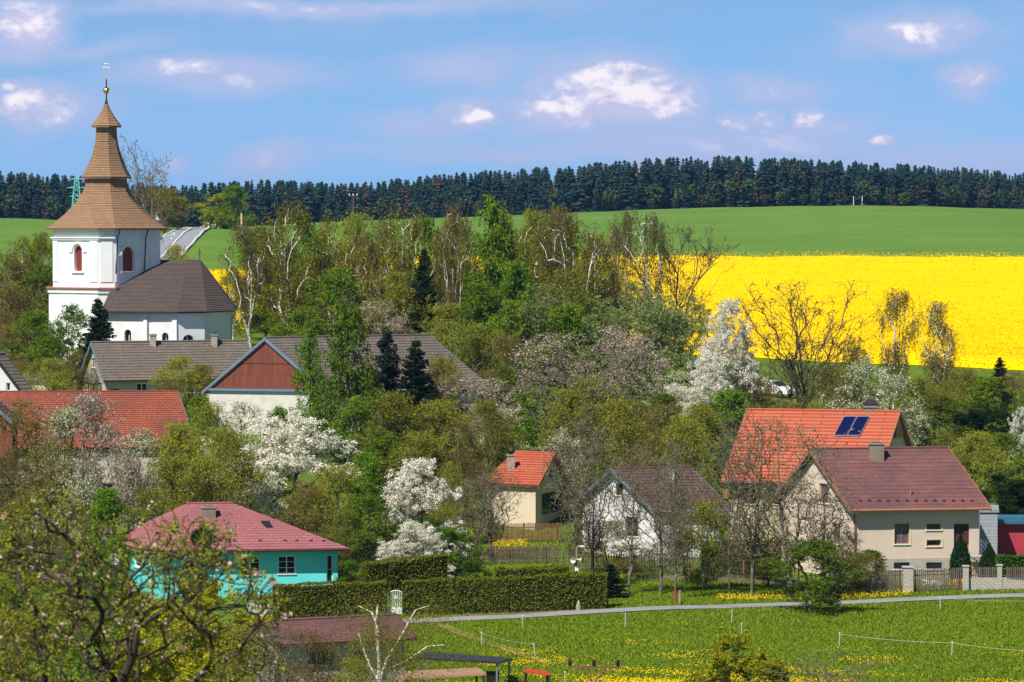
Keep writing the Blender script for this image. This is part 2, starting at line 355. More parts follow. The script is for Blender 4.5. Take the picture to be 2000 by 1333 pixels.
# ------------------------------------------------------------------ foliage engine
def skeleton(rng, trunk, targets, lam=.4, bend=.12, sag=0., root=0, stems=()):
    """join every target to the cheapest point of the growing tree"""
    pts = [np.array(p, float) for p in trunk]; par = [-1]+list(range(len(trunk)-1)); pl = [0.]
    for a, b in zip(pts, pts[1:]): pl.append(pl[-1]+np.linalg.norm(b-a))
    for st in stems:
        pr = 1
        for q in st: pl.append(pl[pr]+np.linalg.norm(np.array(q)-pts[pr])); pts.append(np.array(q, float)); par.append(pr); pr = len(pts)-1
    T = np.array(targets); cap = len(pts)+len(T)*3; A = np.zeros((cap, 3)); A[:len(pts)] = pts; PL = np.zeros(cap); PL[:len(pl)] = pl
    n = len(pts); P = par+[0]*(cap-n); PL[:n] = pl; order = np.argsort(np.linalg.norm(T-A[n-1 if root < 0 else 0], axis=1)+rng.random(len(T))*.5)
    tips = []
    for k in order:
        q = T[k]; d = np.linalg.norm(A[root if root > 0 else 0:n]-q, axis=1); c = d+lam*PL[root if root > 0 else 0:n]
        # branches like to rise, not to hang straight down from a node above
        c = c+np.maximum(0, A[root if root > 0 else 0:n, 2]-q[2])*.9
        j = int(np.argmin(c))+(root if root > 0 else 0); L = np.linalg.norm(q-A[j])
        if L < 1e-3: continue
        prev = j
        for f in (1/3, 2/3, 1.):
            pt = A[j]+(q-A[j])*f
            if f < 1: pt = pt+rng.normal(size=3)*L*bend*.5+np.array([0, 0, math.sin(f*3.14)*L*(bend-sag)])
            A[n] = pt; P[n] = prev; PL[n] = PL[prev]+L/3; prev = n; n += 1
        tips.append(n-1)
    A = A[:n]; P = np.array(P[:n]); return A, P, tips
def radii(A, P, rt, e=2.2, rmin=.012, k0=None):
    n = len(A); acc = np.zeros(n); kids = np.zeros(n, int)
    for i in range(n-1, 0, -1):
        if acc[i] == 0: acc[i] = 1.
        acc[P[i]] += acc[i]
    r = (acc/acc[0])**(1/e)*rt; return np.maximum(r, rmin)
def tubes(A, P, r, sides=5, thin=.03, keep=None):
    i = np.arange(1, len(A)); i = i if keep is None else i[keep[1:]]; a, b = A[P[i]], A[i]; ra, rb = r[i]*1.0, r[i]
    ra = np.minimum(r[P[i]], r[i]*1.35); d = unit(b-a); ref = np.tile(np.array([[.31, .17, .93]]), (len(i), 1)); ref[np.abs(d[:, 2]) > .9] = (1, 0, 0)
    u = unit(np.cross(d, ref)); v = np.cross(d, u); Vs, Qs, off = [], [], 0
    for sel, kk in ((rb >= thin, sides), (rb < thin, 3)):
        if not sel.any(): continue
        an = np.arange(kk)*2*math.pi/kk; c, s_ = np.cos(an), np.sin(an)
        ring = u[sel][:, None]*c[None, :, None]+v[sel][:, None]*s_[None, :, None]
        VA = a[sel][:, None]+ring*ra[sel][:, None, None]; VB = b[sel][:, None]+ring*rb[sel][:, None, None]
        V = np.stack([VA, VB], 1).reshape(-1, 3); m_ = sel.sum(); base = (np.arange(m_)*2*kk)[:, None]; kx = np.arange(kk)[None]; k2 = (kx+1) % kk
        Q = np.stack([base+kx, base+k2, base+kk+k2, base+kk+kx], -1).reshape(-1, 4); Vs.append(V); Qs.append(Q+off); off += len(V)
    return np.concatenate(Vs), np.concatenate(Qs)
def leaves(rng, C, size, n, spread, aspect=.6, droop=0., sv=.4, down=0.):
    """n leaves round every centre"""
    c = np.repeat(C, n, 0); N = len(c); c = c+rng.normal(size=(N, 3))*spread
    if down: c[:, 2] -= rng.random(N)*down
    A = rng.normal(size=(N, 3)); A[:, 2] -= droop*2; A = unit(A); B = unit(np.cross(A, rng.normal(size=(N, 3))))
    s_ = size*(1+sv*rng.normal(size=(N, 1))).clip(.4, 2); return quads(c, A*s_, B*s_*aspect)
def env_pts(rng, n, H, R, z0, shape, clumps, cs, shell=.55):
    """targets in a crown: clump centres inside the outline, then points round them"""
    def rad(h):  # outline radius at height fraction of the crown
        if shape == 'round': return np.sqrt(np.maximum(0, 1-(2*h-1)**2))**.8
        if shape == 'egg': return np.maximum(0, np.sin(np.pi*np.clip(h, 0, 1)**.75))**.7
        if shape == 'vase': return np.interp(h, [0, .5, .85, 1], [.25, .8, 1, .55])
        if shape == 'cone': return np.clip(1-h, 0, 1)**.85
        if shape == 'column': return np.interp(h, [0, .15, .8, 1], [.6, 1, .75, .15])
        if shape == 'dome': return np.sqrt(np.maximum(0, 1-h**2))
    h = rng.random(clumps); an = rng.random(clumps)*6.283; rr = (shell+(1-shell)*rng.random(clumps)) ** 1.0
    wob = 1+.22*np.sin(an*3+rng.random()*6)+.12*rng.normal(size=clumps)
    c = np.stack([np.cos(an)*rad(h)*rr*R*wob, np.sin(an)*rad(h)*rr*R*wob, z0+h*(H-z0)], 1)
    k = rng.integers(0, clumps, n); p = c[k]+rng.normal(size=(n, 3))*cs*R; p[:, 2] = np.clip(p[:, 2], z0*.8+.2, H*1.02); return p
PROTO = {}
DENS = {'bare': 1, 'sparse': 1, 'birch': 16, 'birchbare': 9}
# kind: bark, leaf material, outline, foliage numbers
def bk(): return barkm('dark bark', (.055, .042, .032), (.13, .10, .075))
def bg_(): return barkm('grey bark', (.10, .085, .06), (.22, .19, .14))
def bw(): return barkm('birch bark', (.76, .72, .66), (.14, .11, .10), 4., True)
KINDS = {
 # name: (R, z0, shape, nT, clumps, cs, lam, trunk_r, leaf mat fn, per, size, spread, droop, down, bark fn, extra)
 'leafy': (3.2, 1.6, 'egg', 520, 34, .16, .35, .17, lambda: leafm('spring leaf', (.10, .17, .010), (.24, .33, .02)), 13, .085, .16, 0, 0, bk, {}),
 'green': (3.2, 1.2, 'egg', 620, 30, .15, .35, .17, lambda: leafm('fresh green leaf', (.09, .18, .010), (.23, .37, .015), hue=.012), 15, .085, .16, 0, 0, bk, {}),
 'olive': (3.3, 1.2, 'egg', 560, 36, .18, .3, .15, lambda: leafm('olive bud leaf', (.19, .205, .014), (.40, .40, .035), hue=.025), 10, .07, .18, 0, 0, bg_, {}),
 'brown': (3.3, 1.2, 'egg', 620, 36, .18, .3, .15, lambda: leafm('brown bud', (.15, .115, .026), (.34, .27, .065), hue=.02), 8, .06, .18, 0, 0, bk, {}),
 'bare': (4.2, 2.4, 'vase', 430, 70, .12, .55, .15, lambda: leafm('bud', (.07, .06, .02), (.17, .14, .05)), 1, .05, .12, 0, 0, bk, {}),
 'sparse': (2.6, 2.6, 'vase', 480, 50, .18, .25, .13, lambda: leafm('first leaf', (.16, .155, .03), (.36, .32, .08)), 5, .055, .16, 0, 0, bg_, {}),
 'blossom': (3.5, .8, 'egg', 620, 40, .14, .3, .17, lambda: leafm('white blossom', (.62, .60, .46), (.94, .91, .82), .25, .08, .005), 40, .05, .13, 0, 0, bk, {'green': 3}),
 'creamblossom': (3.5, 1.2, 'egg', 600, 34, .15, .3, .15, lambda: leafm('cream blossom', (.34, .38, .16), (.80, .76, .56), .25, .1, .01), 11, .062, .15, 0, 0, bk, {'green': 6}),
 'pinkblossom': (3.4, 1.2, 'round', 620, 34, .16, .3, .15, lambda: leafm('pale pink blossom', (.28, .22, .15), (.66, .56, .46), .25, .1, .01), 11, .06, .15, 0, 0, bk, {'green': 2}),
 'palegreen': (3.6, .6, 'dome', 620, 30, .16, .3, .13, lambda: leafm('silvery willow leaf', (.15, .20, .045), (.38, .44, .15), hue=.012), 14, .075, .15, 0, 0, bg_, {}),
 'yellowgreen': (2.8, .6, 'egg', 560, 30, .15, .25, .10, lambda: leafm('yellow green leaf', (.24, .27, .010), (.52, .48, .02), hue=.008), 16, .11, .15, 0, 0, bg_, {}),
 'birch': (2.6, 2.2, 'egg', 420, 34, .15, .25, .15, lambda: leafm('birch leaf', (.15, .17, .010), (.32, .31, .02), hue=.018), 12, .055, .12, .6, .9, bw, {}),
 'birchbare': (2.8, 2.4, 'vase', 300, 26, .15, .22, .15, lambda: leafm('birch catkin', (.14, .12, .02), (.30, .25, .05)), 7, .05, .10, .8, 1.0, bw, {}),
 'darkgreen': (2.6, .3, 'egg', 520, 26, .14, .3, .12, lambda: leafm('yew needle', (.010, .026, .006), (.030, .065, .010)), 18, .085, .16, 0, 0, bk, {}),
 'bush': (3.4, .2, 'dome', 520, 24, .16, .3, .07, lambda: leafm('shrub leaf', (.05, .11, .008), (.12, .22, .015)), 14, .10, .2, 0, 0, bk, {}),
}
def make_kind(kind, var):
    R, z0, shape, nT, cl, cs, lam, tr, lm, per, size, spread, droop, down, bark, ex = KINDS[kind]
    rng = np.random.default_rng(hash_(kind)*17+var*101); H = 10.
    tgt = env_pts(rng, nT, H, R, z0, shape, cl, cs, .25 if kind in ('birch', 'birchbare', 'bare', 'sparse') else .45)
    top = {'birch': .82, 'birchbare': .78, 'bare': .6, 'sparse': .85, 'bush': .1, 'palegreen': .3, 'yellowgreen': .25}.get(kind, .55)
    k = 7; lean = rng.normal(size=2)*.35; tk = [(lean[0]*f+math.sin(f*5+var)*.10*(f > 0), lean[1]*f+math.cos(f*4)*.1*(f > 0), H*top*f) for f in np.linspace(0, 1, k)]
    stems = []
    if kind[:5] == 'birch':
        for q in range(3):
            an = q*2.1+var+rng.random(); sp = rng.uniform(.8, 1.7); hh = rng.uniform(.55, .82); stems.append([(tk[1][0]+math.cos(an)*sp*(f**.75)+rng.normal()*.16, tk[1][1]+math.sin(an)*sp*(f**.75)+rng.normal()*.16, 1.6+(H*hh-1.6)*f) for f in (.12, .26, .42, .58, .74, .88, 1.)])
    A, P, tips = skeleton(rng, tk, tgt, lam if kind != 'bare' else .85, .10 if kind != 'bare' else .06, root=1 if top > .3 else 0, stems=stems); nst = len(tk)+7*len(stems)
    r = radii(A, P, tr, 2.35, .011 if kind not in ('bare', 'sparse') else .014)
    if stems:
        r[:7] = np.minimum(np.maximum(r[:7], np.linspace(.15, .02, 7)), np.linspace(.2, .03, 7)); 
        for q in range(3): r[7+7*q:14+7*q] = np.maximum(r[7+7*q:14+7*q], np.linspace(.095, .018, 7))
    # fine twigs
    T = A[tips]; tw = 3 if kind in ('bare', 'birchbare') else 2 if kind in ('brown', 'olive', 'sparse') else 1
    tv, tq = None, None
    c = np.repeat(T, tw, 0); d = unit(rng.normal(size=c.shape)+np.array([0, 0, -1.4 if droop else .6]))*(.55 if not droop else .9)*rng.uniform(.5, 1.2, (len(c), 1))
    AA = np.concatenate([A, c+d]); PP = np.concatenate([P, np.repeat(np.array(tips), tw)]); rr = np.concatenate([r, np.full(len(c), .008 if kind not in ('bare', 'sparse') else .012)])
    sel = rr < (.022 if droop else 0); sel[0] = False
    V, Q = tubes(AA, PP, rr, keep=~sel); tm = np_mesh(kind+'_trunk', V, Q, True); wm_ = None
    if sel.any(): V, Q = tubes(AA, PP, rr, keep=sel); wm_ = np_mesh(kind+'_twigs', V, Q, True)
    if droop:  # white limbs, brown hanging twigs: twigs get the leaf strands
        pass
    cen = np.concatenate([T, c+d*.7]) if tw > 1 else np.concatenate([T, (A[tips]+A[P[tips]])/2])
    V, Q = leaves(rng, cen, size*1.12, DENS.get(kind, max(3, int(per*.9))), spread, .6, droop, .35, down); cm = np_mesh(kind+'_crown', V, Q)
    gm = None
    if ex.get('green'):
        V, Q = leaves(rng, T, size*.95, ex['green'], spread*1.6, .6); gm = np_mesh(kind+'_leaf', V, Q)
    return tm, cm, gm, H, R, wm_
def hash_(s): return sum((i+3)*ord(ch) for i, ch in enumerate(s)) % 9973
def make_conifer(kind, var):
    rng = np.random.default_rng(hash_(kind)+var*7); H = 10.; R = {'spruce': 2.2, 'bluespruce': 2.4, 'larch': 2.6}[kind]; larch = kind == 'larch'
    A = [(0, 0, H*f) for f in np.linspace(0, 1, 12)]; P = [-1]+list(range(11)); A = [np.array(a, float) for a in A]; cen = []; dirs = []
    z = 1.0 if not larch else 2.0
    while z < H*.985:
        f = (z-.6)/(H-.6); L0 = R*(1-f)**(.8 if not larch else .6)*(1 if f > .08 else .8)+.08; nb = 7 if not larch else 6
        for b in range(nb):
            an = rng.random()*6.283; L = L0*rng.uniform(.6, 1.12); el = (-.25+.5*f+rng.normal()*.1) if not larch else (.05+.35*f+rng.normal()*.15)
            d = np.array([math.cos(an), math.sin(an), el]); j = int(round(z/H*11)); k0 = len(A); A.append(np.array([0, 0, z])); P.append(j)
            for s_ in (.5, 1.):
                A.append(np.array([0, 0, z])+d*L*s_+np.array([0, 0, .12*L*s_*s_])); P.append(len(A)-2)
            m_ = max(2, int(L/.12*(1 if not larch else .7)))
            for q in range(m_):
                s_ = (q+rng.random())/m_; s_ = .15+.85*s_; cen.append(np.array([0, 0, z])+d*L*s_+np.array([0, 0, .12*L*s_*s_])+rng.normal(size=3)*.05); dirs.append((math.cos(an), math.sin(an), L, s_))
        z += rng.uniform(.2, .36) if not larch else rng.uniform(.28, .5)
    A = np.array(A); P = np.array(P); r = np.full(len(A), .02); r[:12] = np.linspace(.17, .02, 12)
    V, Q = tubes(A, P, r); tm = np_mesh(kind+'_trunk', V, Q, True); C = np.array(cen); D = np.array(dirs)
    rep = 8 if not larch else 9; c = np.repeat(C, rep, 0); D = np.repeat(D, rep, 0); N = len(c)
    side = rng.uniform(-1, 1, N)*(.10+.34*(1-D[:, 3])*D[:, 2]*.6+.08); c[:, 0] += -D[:, 1]*side; c[:, 1] += D[:, 0]*side; c[:, 2] -= np.abs(rng.normal(size=N))*(.12 if not larch else .28)
    a = np.stack([D[:, 0]+rng.normal(size=N)*.5, D[:, 1]+rng.normal(size=N)*.5, rng.normal(size=N)*.3-(.35 if not larch else 1.0)], 1); a = unit(a); b = unit(np.cross(a, rng.normal(size=(N, 3))))
    V, Q = quads(c, a*.13, b*.055 if not larch else b*.04); return tm, np_mesh(kind+'_crown', V, Q), None, H, R, None
CONM = {'spruce': lambda: leafm('spruce needle', (.012, .028, .008), (.035, .065, .014)), 'bluespruce': lambda: leafm('blue spruce needle', (.02, .042, .028), (.05, .085, .055)),
        'larch': lambda: leafm('larch needle', (.09, .17, .012), (.21, .33, .02), hue=.008)}
GL = lambda: leafm('young leaf', (.05, .09, .012), (.13, .19, .03))
NAMES = {'leafy': ('leafy_tree', 'tree'), 'green': ('green_tree', 'tree'), 'olive': ('budding_tree', 'tree'), 'brown': ('budding_tree', 'tree'), 'bare': ('bare_tree', 'tree'), 'sparse': ('sparse_tree', 'tree'),
 'blossom': ('blossoming_tree', 'tree'), 'creamblossom': ('blossoming_tree', 'tree'), 'pinkblossom': ('blossoming_tree', 'tree'), 'palegreen': ('willow_shrub', 'shrub'), 'yellowgreen': ('willow_shrub', 'shrub'),
 'birch': ('birch_tree', 'birch'), 'birchbare': ('birch_tree', 'birch'), 'darkgreen': ('yew_tree', 'tree'), 'bush': ('shrub', 'shrub'), 'spruce': ('spruce_tree', 'spruce'), 'bluespruce': ('spruce_tree', 'spruce'), 'larch': ('larch_tree', 'larch')}
TC = [0]
def tree(kind, px, D, top, wpx, label, var=None, rot=None, sink=0., base_px=None, name=None, group=None, flat=1.):
    """a tree standing on the ground at (px, D), reaching the picture height top, wpx wide there"""
    TC[0] += 1; var = TC[0] % 3 if var is None else var; key = (kind, var)
    if key not in PROTO: PROTO[key] = make_conifer(kind, var) if kind in CONM else make_kind(kind, var)
    tm, cm, gm, H0, R0, wm_ = PROTO[key]; g = G(px, D); h = max(.5, W(px, top, D).z-g.z); wm = wpx/F*D/2*(1.35 if kind in CONM else 1.32 if 355 < D < 412 and kind[:5] != 'birch' else 1.25)
    nm, cat = NAMES[kind]; r = thing(name or nm, label, cat, g-Vector((0, 0, .1+sink)), group)
    rot = (TC[0]*2.399) % 6.283 if rot is None else rot; r.rotation_euler = (0, 0, rot)
    s_ = wm/R0; r.scale = (s_, s_*flat, (h+sink)/H0/1.0)
    bark = bk() if kind in CONM else KINDS[kind][14](); lm = CONM[kind]() if kind in CONM else KINDS[kind][8]()
    np_obj('trunk', tm, bark, r); np_obj('crown', cm, lm, r)
    if gm: np_obj('leaves', gm, GL(), r)
    if wm_: np_obj('twigs', wm_, barkm('twig bark', (.06, .035, .025), (.13, .085, .06)), r)
    return r

# ------------------------------------------------------------------ walls and houses
class Face:
    def __init__(s, a, b): s.o = Vector(a); d = Vector(b)-s.o; d.z = 0; s.L = d.length; s.d = d.normalized(); s.n = s.d.cross(Vector((0, 0, 1)))
    def pt(s, x, h, o_=0.): return s.o+s.d*x+Vector((0, 0, h))+s.n*o_
    def loc(s, px, py, o_=0.):
        r = W(px, py, 1.); k = (s.o+s.n*o_).dot(s.n)/r.dot(s.n); p = r*k; return ((p-s.o).dot(s.d), p.z-s.o.z)
    def rect(s, x0, y0, x1, y1):
        ym, xm = (y0+y1)/2, (x0+x1)/2; return (s.loc(x0, ym)[0], s.loc(xm, y1)[1], s.loc(x1, ym)[0], s.loc(xm, y0)[1])
    def box(s, mb, x0, x1, h0, h1, o0, o1):
        mb.hexa([s.pt(x0, h0, o0), s.pt(x1, h0, o0), s.pt(x1, h0, o1), s.pt(x0, h0, o1), s.pt(x0, h1, o0), s.pt(x1, h1, o0), s.pt(x1, h1, o1), s.pt(x0, h1, o1)])
def rpoly(r): return [(r[0], r[1]), (r[2], r[1]), (r[2], r[3]), (r[0], r[3])]
def apoly(r, n=8):  # arched opening
    x0, h0, x1, h1 = r; R = (x1-x0)/2; c = (x0+x1)/2
    return [(x0, h0), (x1, h0)]+[(c+R*math.cos(math.pi*k/n), h1-R+R*math.sin(math.pi*k/n)) for k in range(n+1)]
def wall(mb, f, outline, holes=(), dep=.16):
    loops = [outline]+list(holes); flat = [p for l in loops for p in l]
    for tri in tessellate_polygon([[Vector((p[0], p[1], 0)) for p in l] for l in loops]): mb.face([f.pt(*flat[k]) for k in tri])
    for l in holes:
        for a, b in zip(l, l[1:]+l[:1]): mb.face([f.pt(*a), f.pt(*b), f.pt(b[0], b[1], -dep), f.pt(a[0], a[1], -dep)])
def window(root, f, r, fm, dep=.16, cols=2, rows=1, sill=True, name='window', pm=None, fw=.06, surround=None):
    x0, h0, x1, h1 = r; mb = MB(); o0, o1 = -dep+.01, -dep+.06
    f.box(mb, x0, x0+fw, h0, h1, o0, o1); f.box(mb, x1-fw, x1, h0, h1, o0, o1); f.box(mb, x0+fw, x1-fw, h0, h0+fw, o0, o1); f.box(mb, x0+fw, x1-fw, h1-fw, h1, o0, o1)
    for k in range(1, cols):
        x = x0+(x1-x0)*k/cols; f.box(mb, x-fw*.5, x+fw*.5, h0+fw, h1-fw, o0+.003, o1-.003)
    for k in range(1, rows):
        h = h0+(h1-h0)*k/rows; f.box(mb, x0+fw, x1-fw, h-.015, h+.015, o0+.006, o1-.01)
    w_ = mb.part(name, fm, root)
    p = MB(); p.face([f.pt(x0, h0, -dep+.02), f.pt(x1, h0, -dep+.02), f.pt(x1, h1, -dep+.02), f.pt(x0, h1, -dep+.02)]); p.part('pane', pm or glass(), w_)
    if sill: q = MB(); f.box(q, x0-.06, x1+.06, h0-.06, h0-.005, -dep*.5, .07); q.part('sill', WHITE(), w_)
    if surround:
        q = MB(); e = .14
        for a in ((x0-e, x0-.002, h0-e, h1+e), (x1+.002, x1+e, h0-e, h1+e), (x0, x1, h1+.002, h1+e), (x0, x1, h0-e, h0-.065)): f.box(q, *a, .002, .02)
        q.part('surround', surround, w_)
    return w_
def slope(mb, e0, e1, r1, r0, course=.33, lift=.035, thick=.16):
    """one roof plane built up of lapped courses; e = eave, r = ridge"""
    e0, e1, r1, r0 = map(Vector, (e0, e1, r1, r0)); n = (e1-e0).cross((r0+r1)/2-e0).normalized()
    if n.z < 0: n = -n
    L = ((r0+r1)/2-(e0+e1)/2).length; N = max(2, int(round(L/course)))
    for k in range(N):
        t0, t1 = k/N, (k+1)/N; a, b = e0.lerp(r0, t0), e1.lerp(r1, t0); c, d = e1.lerp(r1, t1), e0.lerp(r0, t1)
        mb.face([a+n*lift, b+n*lift, c, d]); mb.face([a, b, b+n*lift, a+n*lift])
        if (b-a).length > .02: mb.face([a, a+n*lift, d]); mb.face([b, b+n*lift, c])
    for a, b in ((e0, e1), (e1, r1), (r0, e0)):
        if (a-b).length > .02: mb.face([a, b, b-n*thick, a-n*thick])
    mb.face([e0-n*thick, e1-n*thick, r1-n*thick, r0-n*thick]) if (r1-r0).length > .02 else mb.face([e0-n*thick, e1-n*thick, r1-n*thick])
    return n
def corner(px, D, z): return Vector((WX(px, D, z), D, z))
class House:
    """gabled or hipped block. FL, FR front corners (px, D); BK the back corner on the given side; heights from the picture rows at the front corner"""
    def __init__(s, name, label, cat, FL, FR, BK, side, base, eave, ridge, wm, rm, oh=.5, ov=.4, hipL=0, hipR=0, course=.33, front=(), left=(), right=(), dep=.16, gable=None, gm=None, thick=.16, fl_h=None, lift=.035, gh=None, gutter=None):
        ref = FL if side == 'L' else FR; zb = W(ref[0], base, ref[1]).z; ze = W(ref[0], eave, ref[1]).z; s.zb, s.ze = zb, ze
        mid = ((FL[1] if side == 'L' else FR[1])+BK[1])/2; zr = W(ref[0], ridge, mid).z-.17; s.zr = zr
        fl, fr = corner(*FL, zb), corner(*FR, zb); dv = corner(*BK, zb)-(fl if side == 'L' else fr); bl, br = fl+dv, fr+dv
        s.fl, s.fr, s.bl, s.br = fl, fr, bl, br; hh = ze-zb
        s.root = thing(name, label, cat, (fl+fr)/2); s.front, s.left, s.right, s.back = Face(fl, fr), Face(bl, fl), Face(fr, br), Face(br, bl)
        s.wb = MB(); s.win = []
        def out_(f, gab):
            o_ = [(0, -1.5), (f.L, -1.5), (f.L, hh)]
            if gab: o_.append((f.L/2, zr-zb-.05))
            return o_+[(0, hh)]
        for f, hs, g in ((s.front, front, 0), (s.left, left, not hipL), (s.right, right, not hipR), (s.back, (), 0)):
            hl = []
            for w_ in hs:
                r = f.rect(*w_['r']); w_['rr'] = r; w_['f'] = f; hl.append(apoly(r) if w_.get('arch') else rpoly(r)); s.win.append(w_)
            wall(s.wb, f, out_(f, g), hl, dep)
        s.wb.part('wall', wm, s.root)
        for w_ in s.win:
            kw = {k: v for k, v in w_.items() if k not in ('r', 'rr', 'f', 'arch', 'fm')}
            window(s.root, w_['f'], w_['rr'], w_.get('fm') or WHITE(), dep, **kw)
        up = Vector((0, 0, 1)); d = s.front.d; half = dv/2; dn = dv.normalized(); tanp = (zr-ze)/half.length
        drop = oh*tanp
        eL, eR = fl-d*ov-dn*oh, fr+d*ov-dn*oh; kL, kR = bl-d*ov+dn*oh, br+d*ov+dn*oh
        for p in (eL, eR, kL, kR): p.z = ze-drop+.12
        rL, rR = fl+half-d*(ov if not hipL else -hipL), fr+half+d*(ov if not hipR else -hipR); rL.z = rR.z = zr+.12
        s.eL, s.eR, s.rL, s.rR, s.kL, s.kR = eL, eR, rL, rR, kL, kR
        mb = MB(); s.n = slope(mb, eL, eR, rR, rL, course, lift, thick); slope(mb, kR, kL, rL, rR, course, lift, thick)
        if hipL: slope(mb, kL, eL, rL, rL, course, lift, thick)
        if hipR: slope(mb, eR, kR, rR, rR, course, lift, thick)
        s.roof = mb.part('roof', rm, s.root)
        # ridge cap
        q = MB(); q.tube(rL+up*.02, rR+up*.02, .09, .09, 6); q.part('ridge_cap', rm, s.roof)
        if gm:
            for f, e0, r0, e1 in ((s.left, kL, rL, eL), (s.right, eR, rR, kR)):
                if (f is s.left and hipL) or (f is s.right and hipR): continue
                q = MB()
                for a, b in ((e0, r0), (r0, e1)):
                    o1, o0 = f.n*.05, f.n*.006
                    q.hexa([a+o0-up*.24, b+o0-up*.24, b+o1-up*.24, a+o1-up*.24, a+o0+up*.05, b+o0+up*.05, b+o1+up*.05, a+o1+up*.05])
                q.part('verge_board', gm, s.roof)
        if gutter:
            q = MB(); q.tube(eL-dn*.05-up*.07, eR-dn*.05-up*.07, .085, .085, 8); q.part('gutter', gutter, s.roof)
    def on_roof(s, px, py, lift=0.):
        r = W(px, py, 1.); k = (s.eL+s.n*lift).dot(s.n)/r.dot(s.n); return r*k
def chimney(root, base, wx, wy, top_z, m, cap=None, ang=0., capm=None):
    """masonry stack standing through the roof with a projecting cap"""
    c, s_ = math.cos(ang), math.sin(ang); b = Vector(base)
    def bx(mb, hx, hy, z0, z1):
        q = [(-hx, -hy), (hx, -hy), (hx, hy), (-hx, hy)]; P = [Vector((b.x+x*c-y*s_, b.y+x*s_+y*c, 0)) for x, y in q]
        mb.hexa([p+Vector((0, 0, z0)) for p in P]+[p+Vector((0, 0, z1)) for p in P])
    mb = MB(); bx(mb, wx/2, wy/2, b.z-.6, top_z-.12); ch = mb.part('chimney', m, root)
    q = MB(); bx(q, wx/2+.06, wy/2+.06, top_z-.12, top_z); q.part('chimney_cap', capm or solid('weathered concrete', (.25, .24, .22), .9), ch)
    q = MB(); bx(q, wx/2-.12, wy/2-.12, top_z, top_z+.02); q.part('flue', solid('soot', (.02, .02, .02)), ch); return ch
def downpipe(root, pts, m, r=.05):
    q = MB(); q.path([Vector(p) for p in pts], r, 8); return q.part('downpipe', m, root)
# ================================================================== THE CHURCH
LIME = solid('lime plaster', (.80, .80, .79), .85, .2, 0, .09, .5, (.58, .57, .53)); SHIN = tile('larch shingles', (.34, .19, .10), (.42, .26, .15), (.09, .05, .03), .16, .20, (.22, .13, .08), .5, .018, .85, .5)
SLATE = tile('dark shingles', (.115, .085, .075), (.165, .13, .115), (.035, .028, .026), .2, .24, (.085, .06, .05), .7, .022, .85, .45)
DARKM = solid('dark metal', (.03, .035, .045), .4, .5, .6, .1); GOLD = solid('gold leaf', (.95, .58, .10), .22, .5, 1, .08); SHUT = solid('red shutter', (.25, .045, .03), .6); IRON = solid('old iron', (.05, .045, .04), .7, .3, .3)
ch = thing('church', 'white village church with shingled bell tower and dark shingled nave', 'church', G(208, 362))
TD = 362; cx = W(208, 447, TD+3).x; cy = TD+3.2; zE = W(208, 446, TD).z; zL = W(208, 562, TD).z; zB = G(150, TD).z-1
def fp(pts, off=0.):  # footprint grown outward from the tower centre
    o_ = []
    for p in pts:
        v = Vector((p[0]-cx, p[1]-cy, 0)); o_.append(Vector((cx, cy, 0))+v*(1+off/v.length))
    return o_
def P2(px, D): return (WX(px, D, zE), D)
FOOT = [P2(104, 363.2), P2(192, 360.0), P2(224, 360.2), P2(313, 364.4), P2(312, 366.2), P2(224, 369.6), P2(196, 369.8), P2(103, 366.2)]
mb = MB(); tf = []
top = fp(FOOT)
for i in range(8):
    a, b = top[i].copy(), top[(i+1) % 8].copy(); a.z = b.z = zL; f = Face(a, b); tf.append(f); hh = zE-zL+.3; hl = []
    if i == 0: r = f.rect(145, 480, 160, 530); WL = r; hl = [apoly(r)]
    if i == 2: r = f.rect(240, 482, 263, 530); WR = r; hl = [apoly(r)]
    wall(mb, f, [(0, 0), (f.L, 0), (f.L, hh), (0, hh)], hl, .35)
low = fp(FOOT, .38)
for i in range(8):
    a, b = low[i].copy(), low[(i+1) % 8].copy(); a.z = b.z = zB; f = Face(a, b); wall(mb, f, [(0, 0), (f.L, 0), (f.L, zL-zB), (0, zL-zB)])
tw = mb.part('tower_wall', LIME, ch)
for f, r in ((tf[0], WL), (tf[2], WR)):
    q = MB(); pl = apoly(r); q.face([f.pt(a, b, -.3) for a, b in pl]); sh = q.part('shutter', SHUT, ch)
    q = MB()
    for k in range(1, int((r[3]-r[1])/.16)): f.box(q, r[0]+.03, r[2]-.03, r[1]+k*.16-.02, r[1]+k*.16+.02, -.297, -.27)
    q.part('louvre', SHUT, sh)
    q = MB(); f.box(q, r[0]-.25, r[2]+.25, r[1]-.16, r[1]-.02, .003, .14); q.part('sill', LIME, ch)
    q = MB(); R = (r[2]-r[0])/2; c = (r[0]+r[2])/2; hz = r[3]-R
    for k in range(10):
        a0, a1 = math.pi*k/10, math.pi*(k+1)/10
        q.hexa([f.pt(c+rr*math.cos(aa), hz+rr*math.sin(aa), oo) for oo in (.004, .10) for rr, aa in ((R+.14, a0), (R+.30, a0), (R+.30, a1), (R+.14, a1))])
    f.box(q, r[0]-.55, r[0]-.16, hz-.12, hz, .004, .10); f.box(q, r[2]+.16, r[2]+.55, hz-.12, hz, .004, .10); q.part('arch_moulding', LIME, ch)
def ring(mb, pts, z0, z1, off):
    A = fp(pts, off); B = fp(pts, .004)
    for i in range(8):
        a, b, c, d = A[i], A[(i+1) % 8], B[(i+1) % 8], B[i]; mb.hexa([Vector((p.x, p.y, z)) for z in (z0, z1) for p in (a, b, c, d)])
q = MB(); ring(q, FOOT, zE-1.02, zE-.86, .14); ring(q, FOOT, zE-.86, zE-.74, .24); q.part('cornice', LIME, ch)
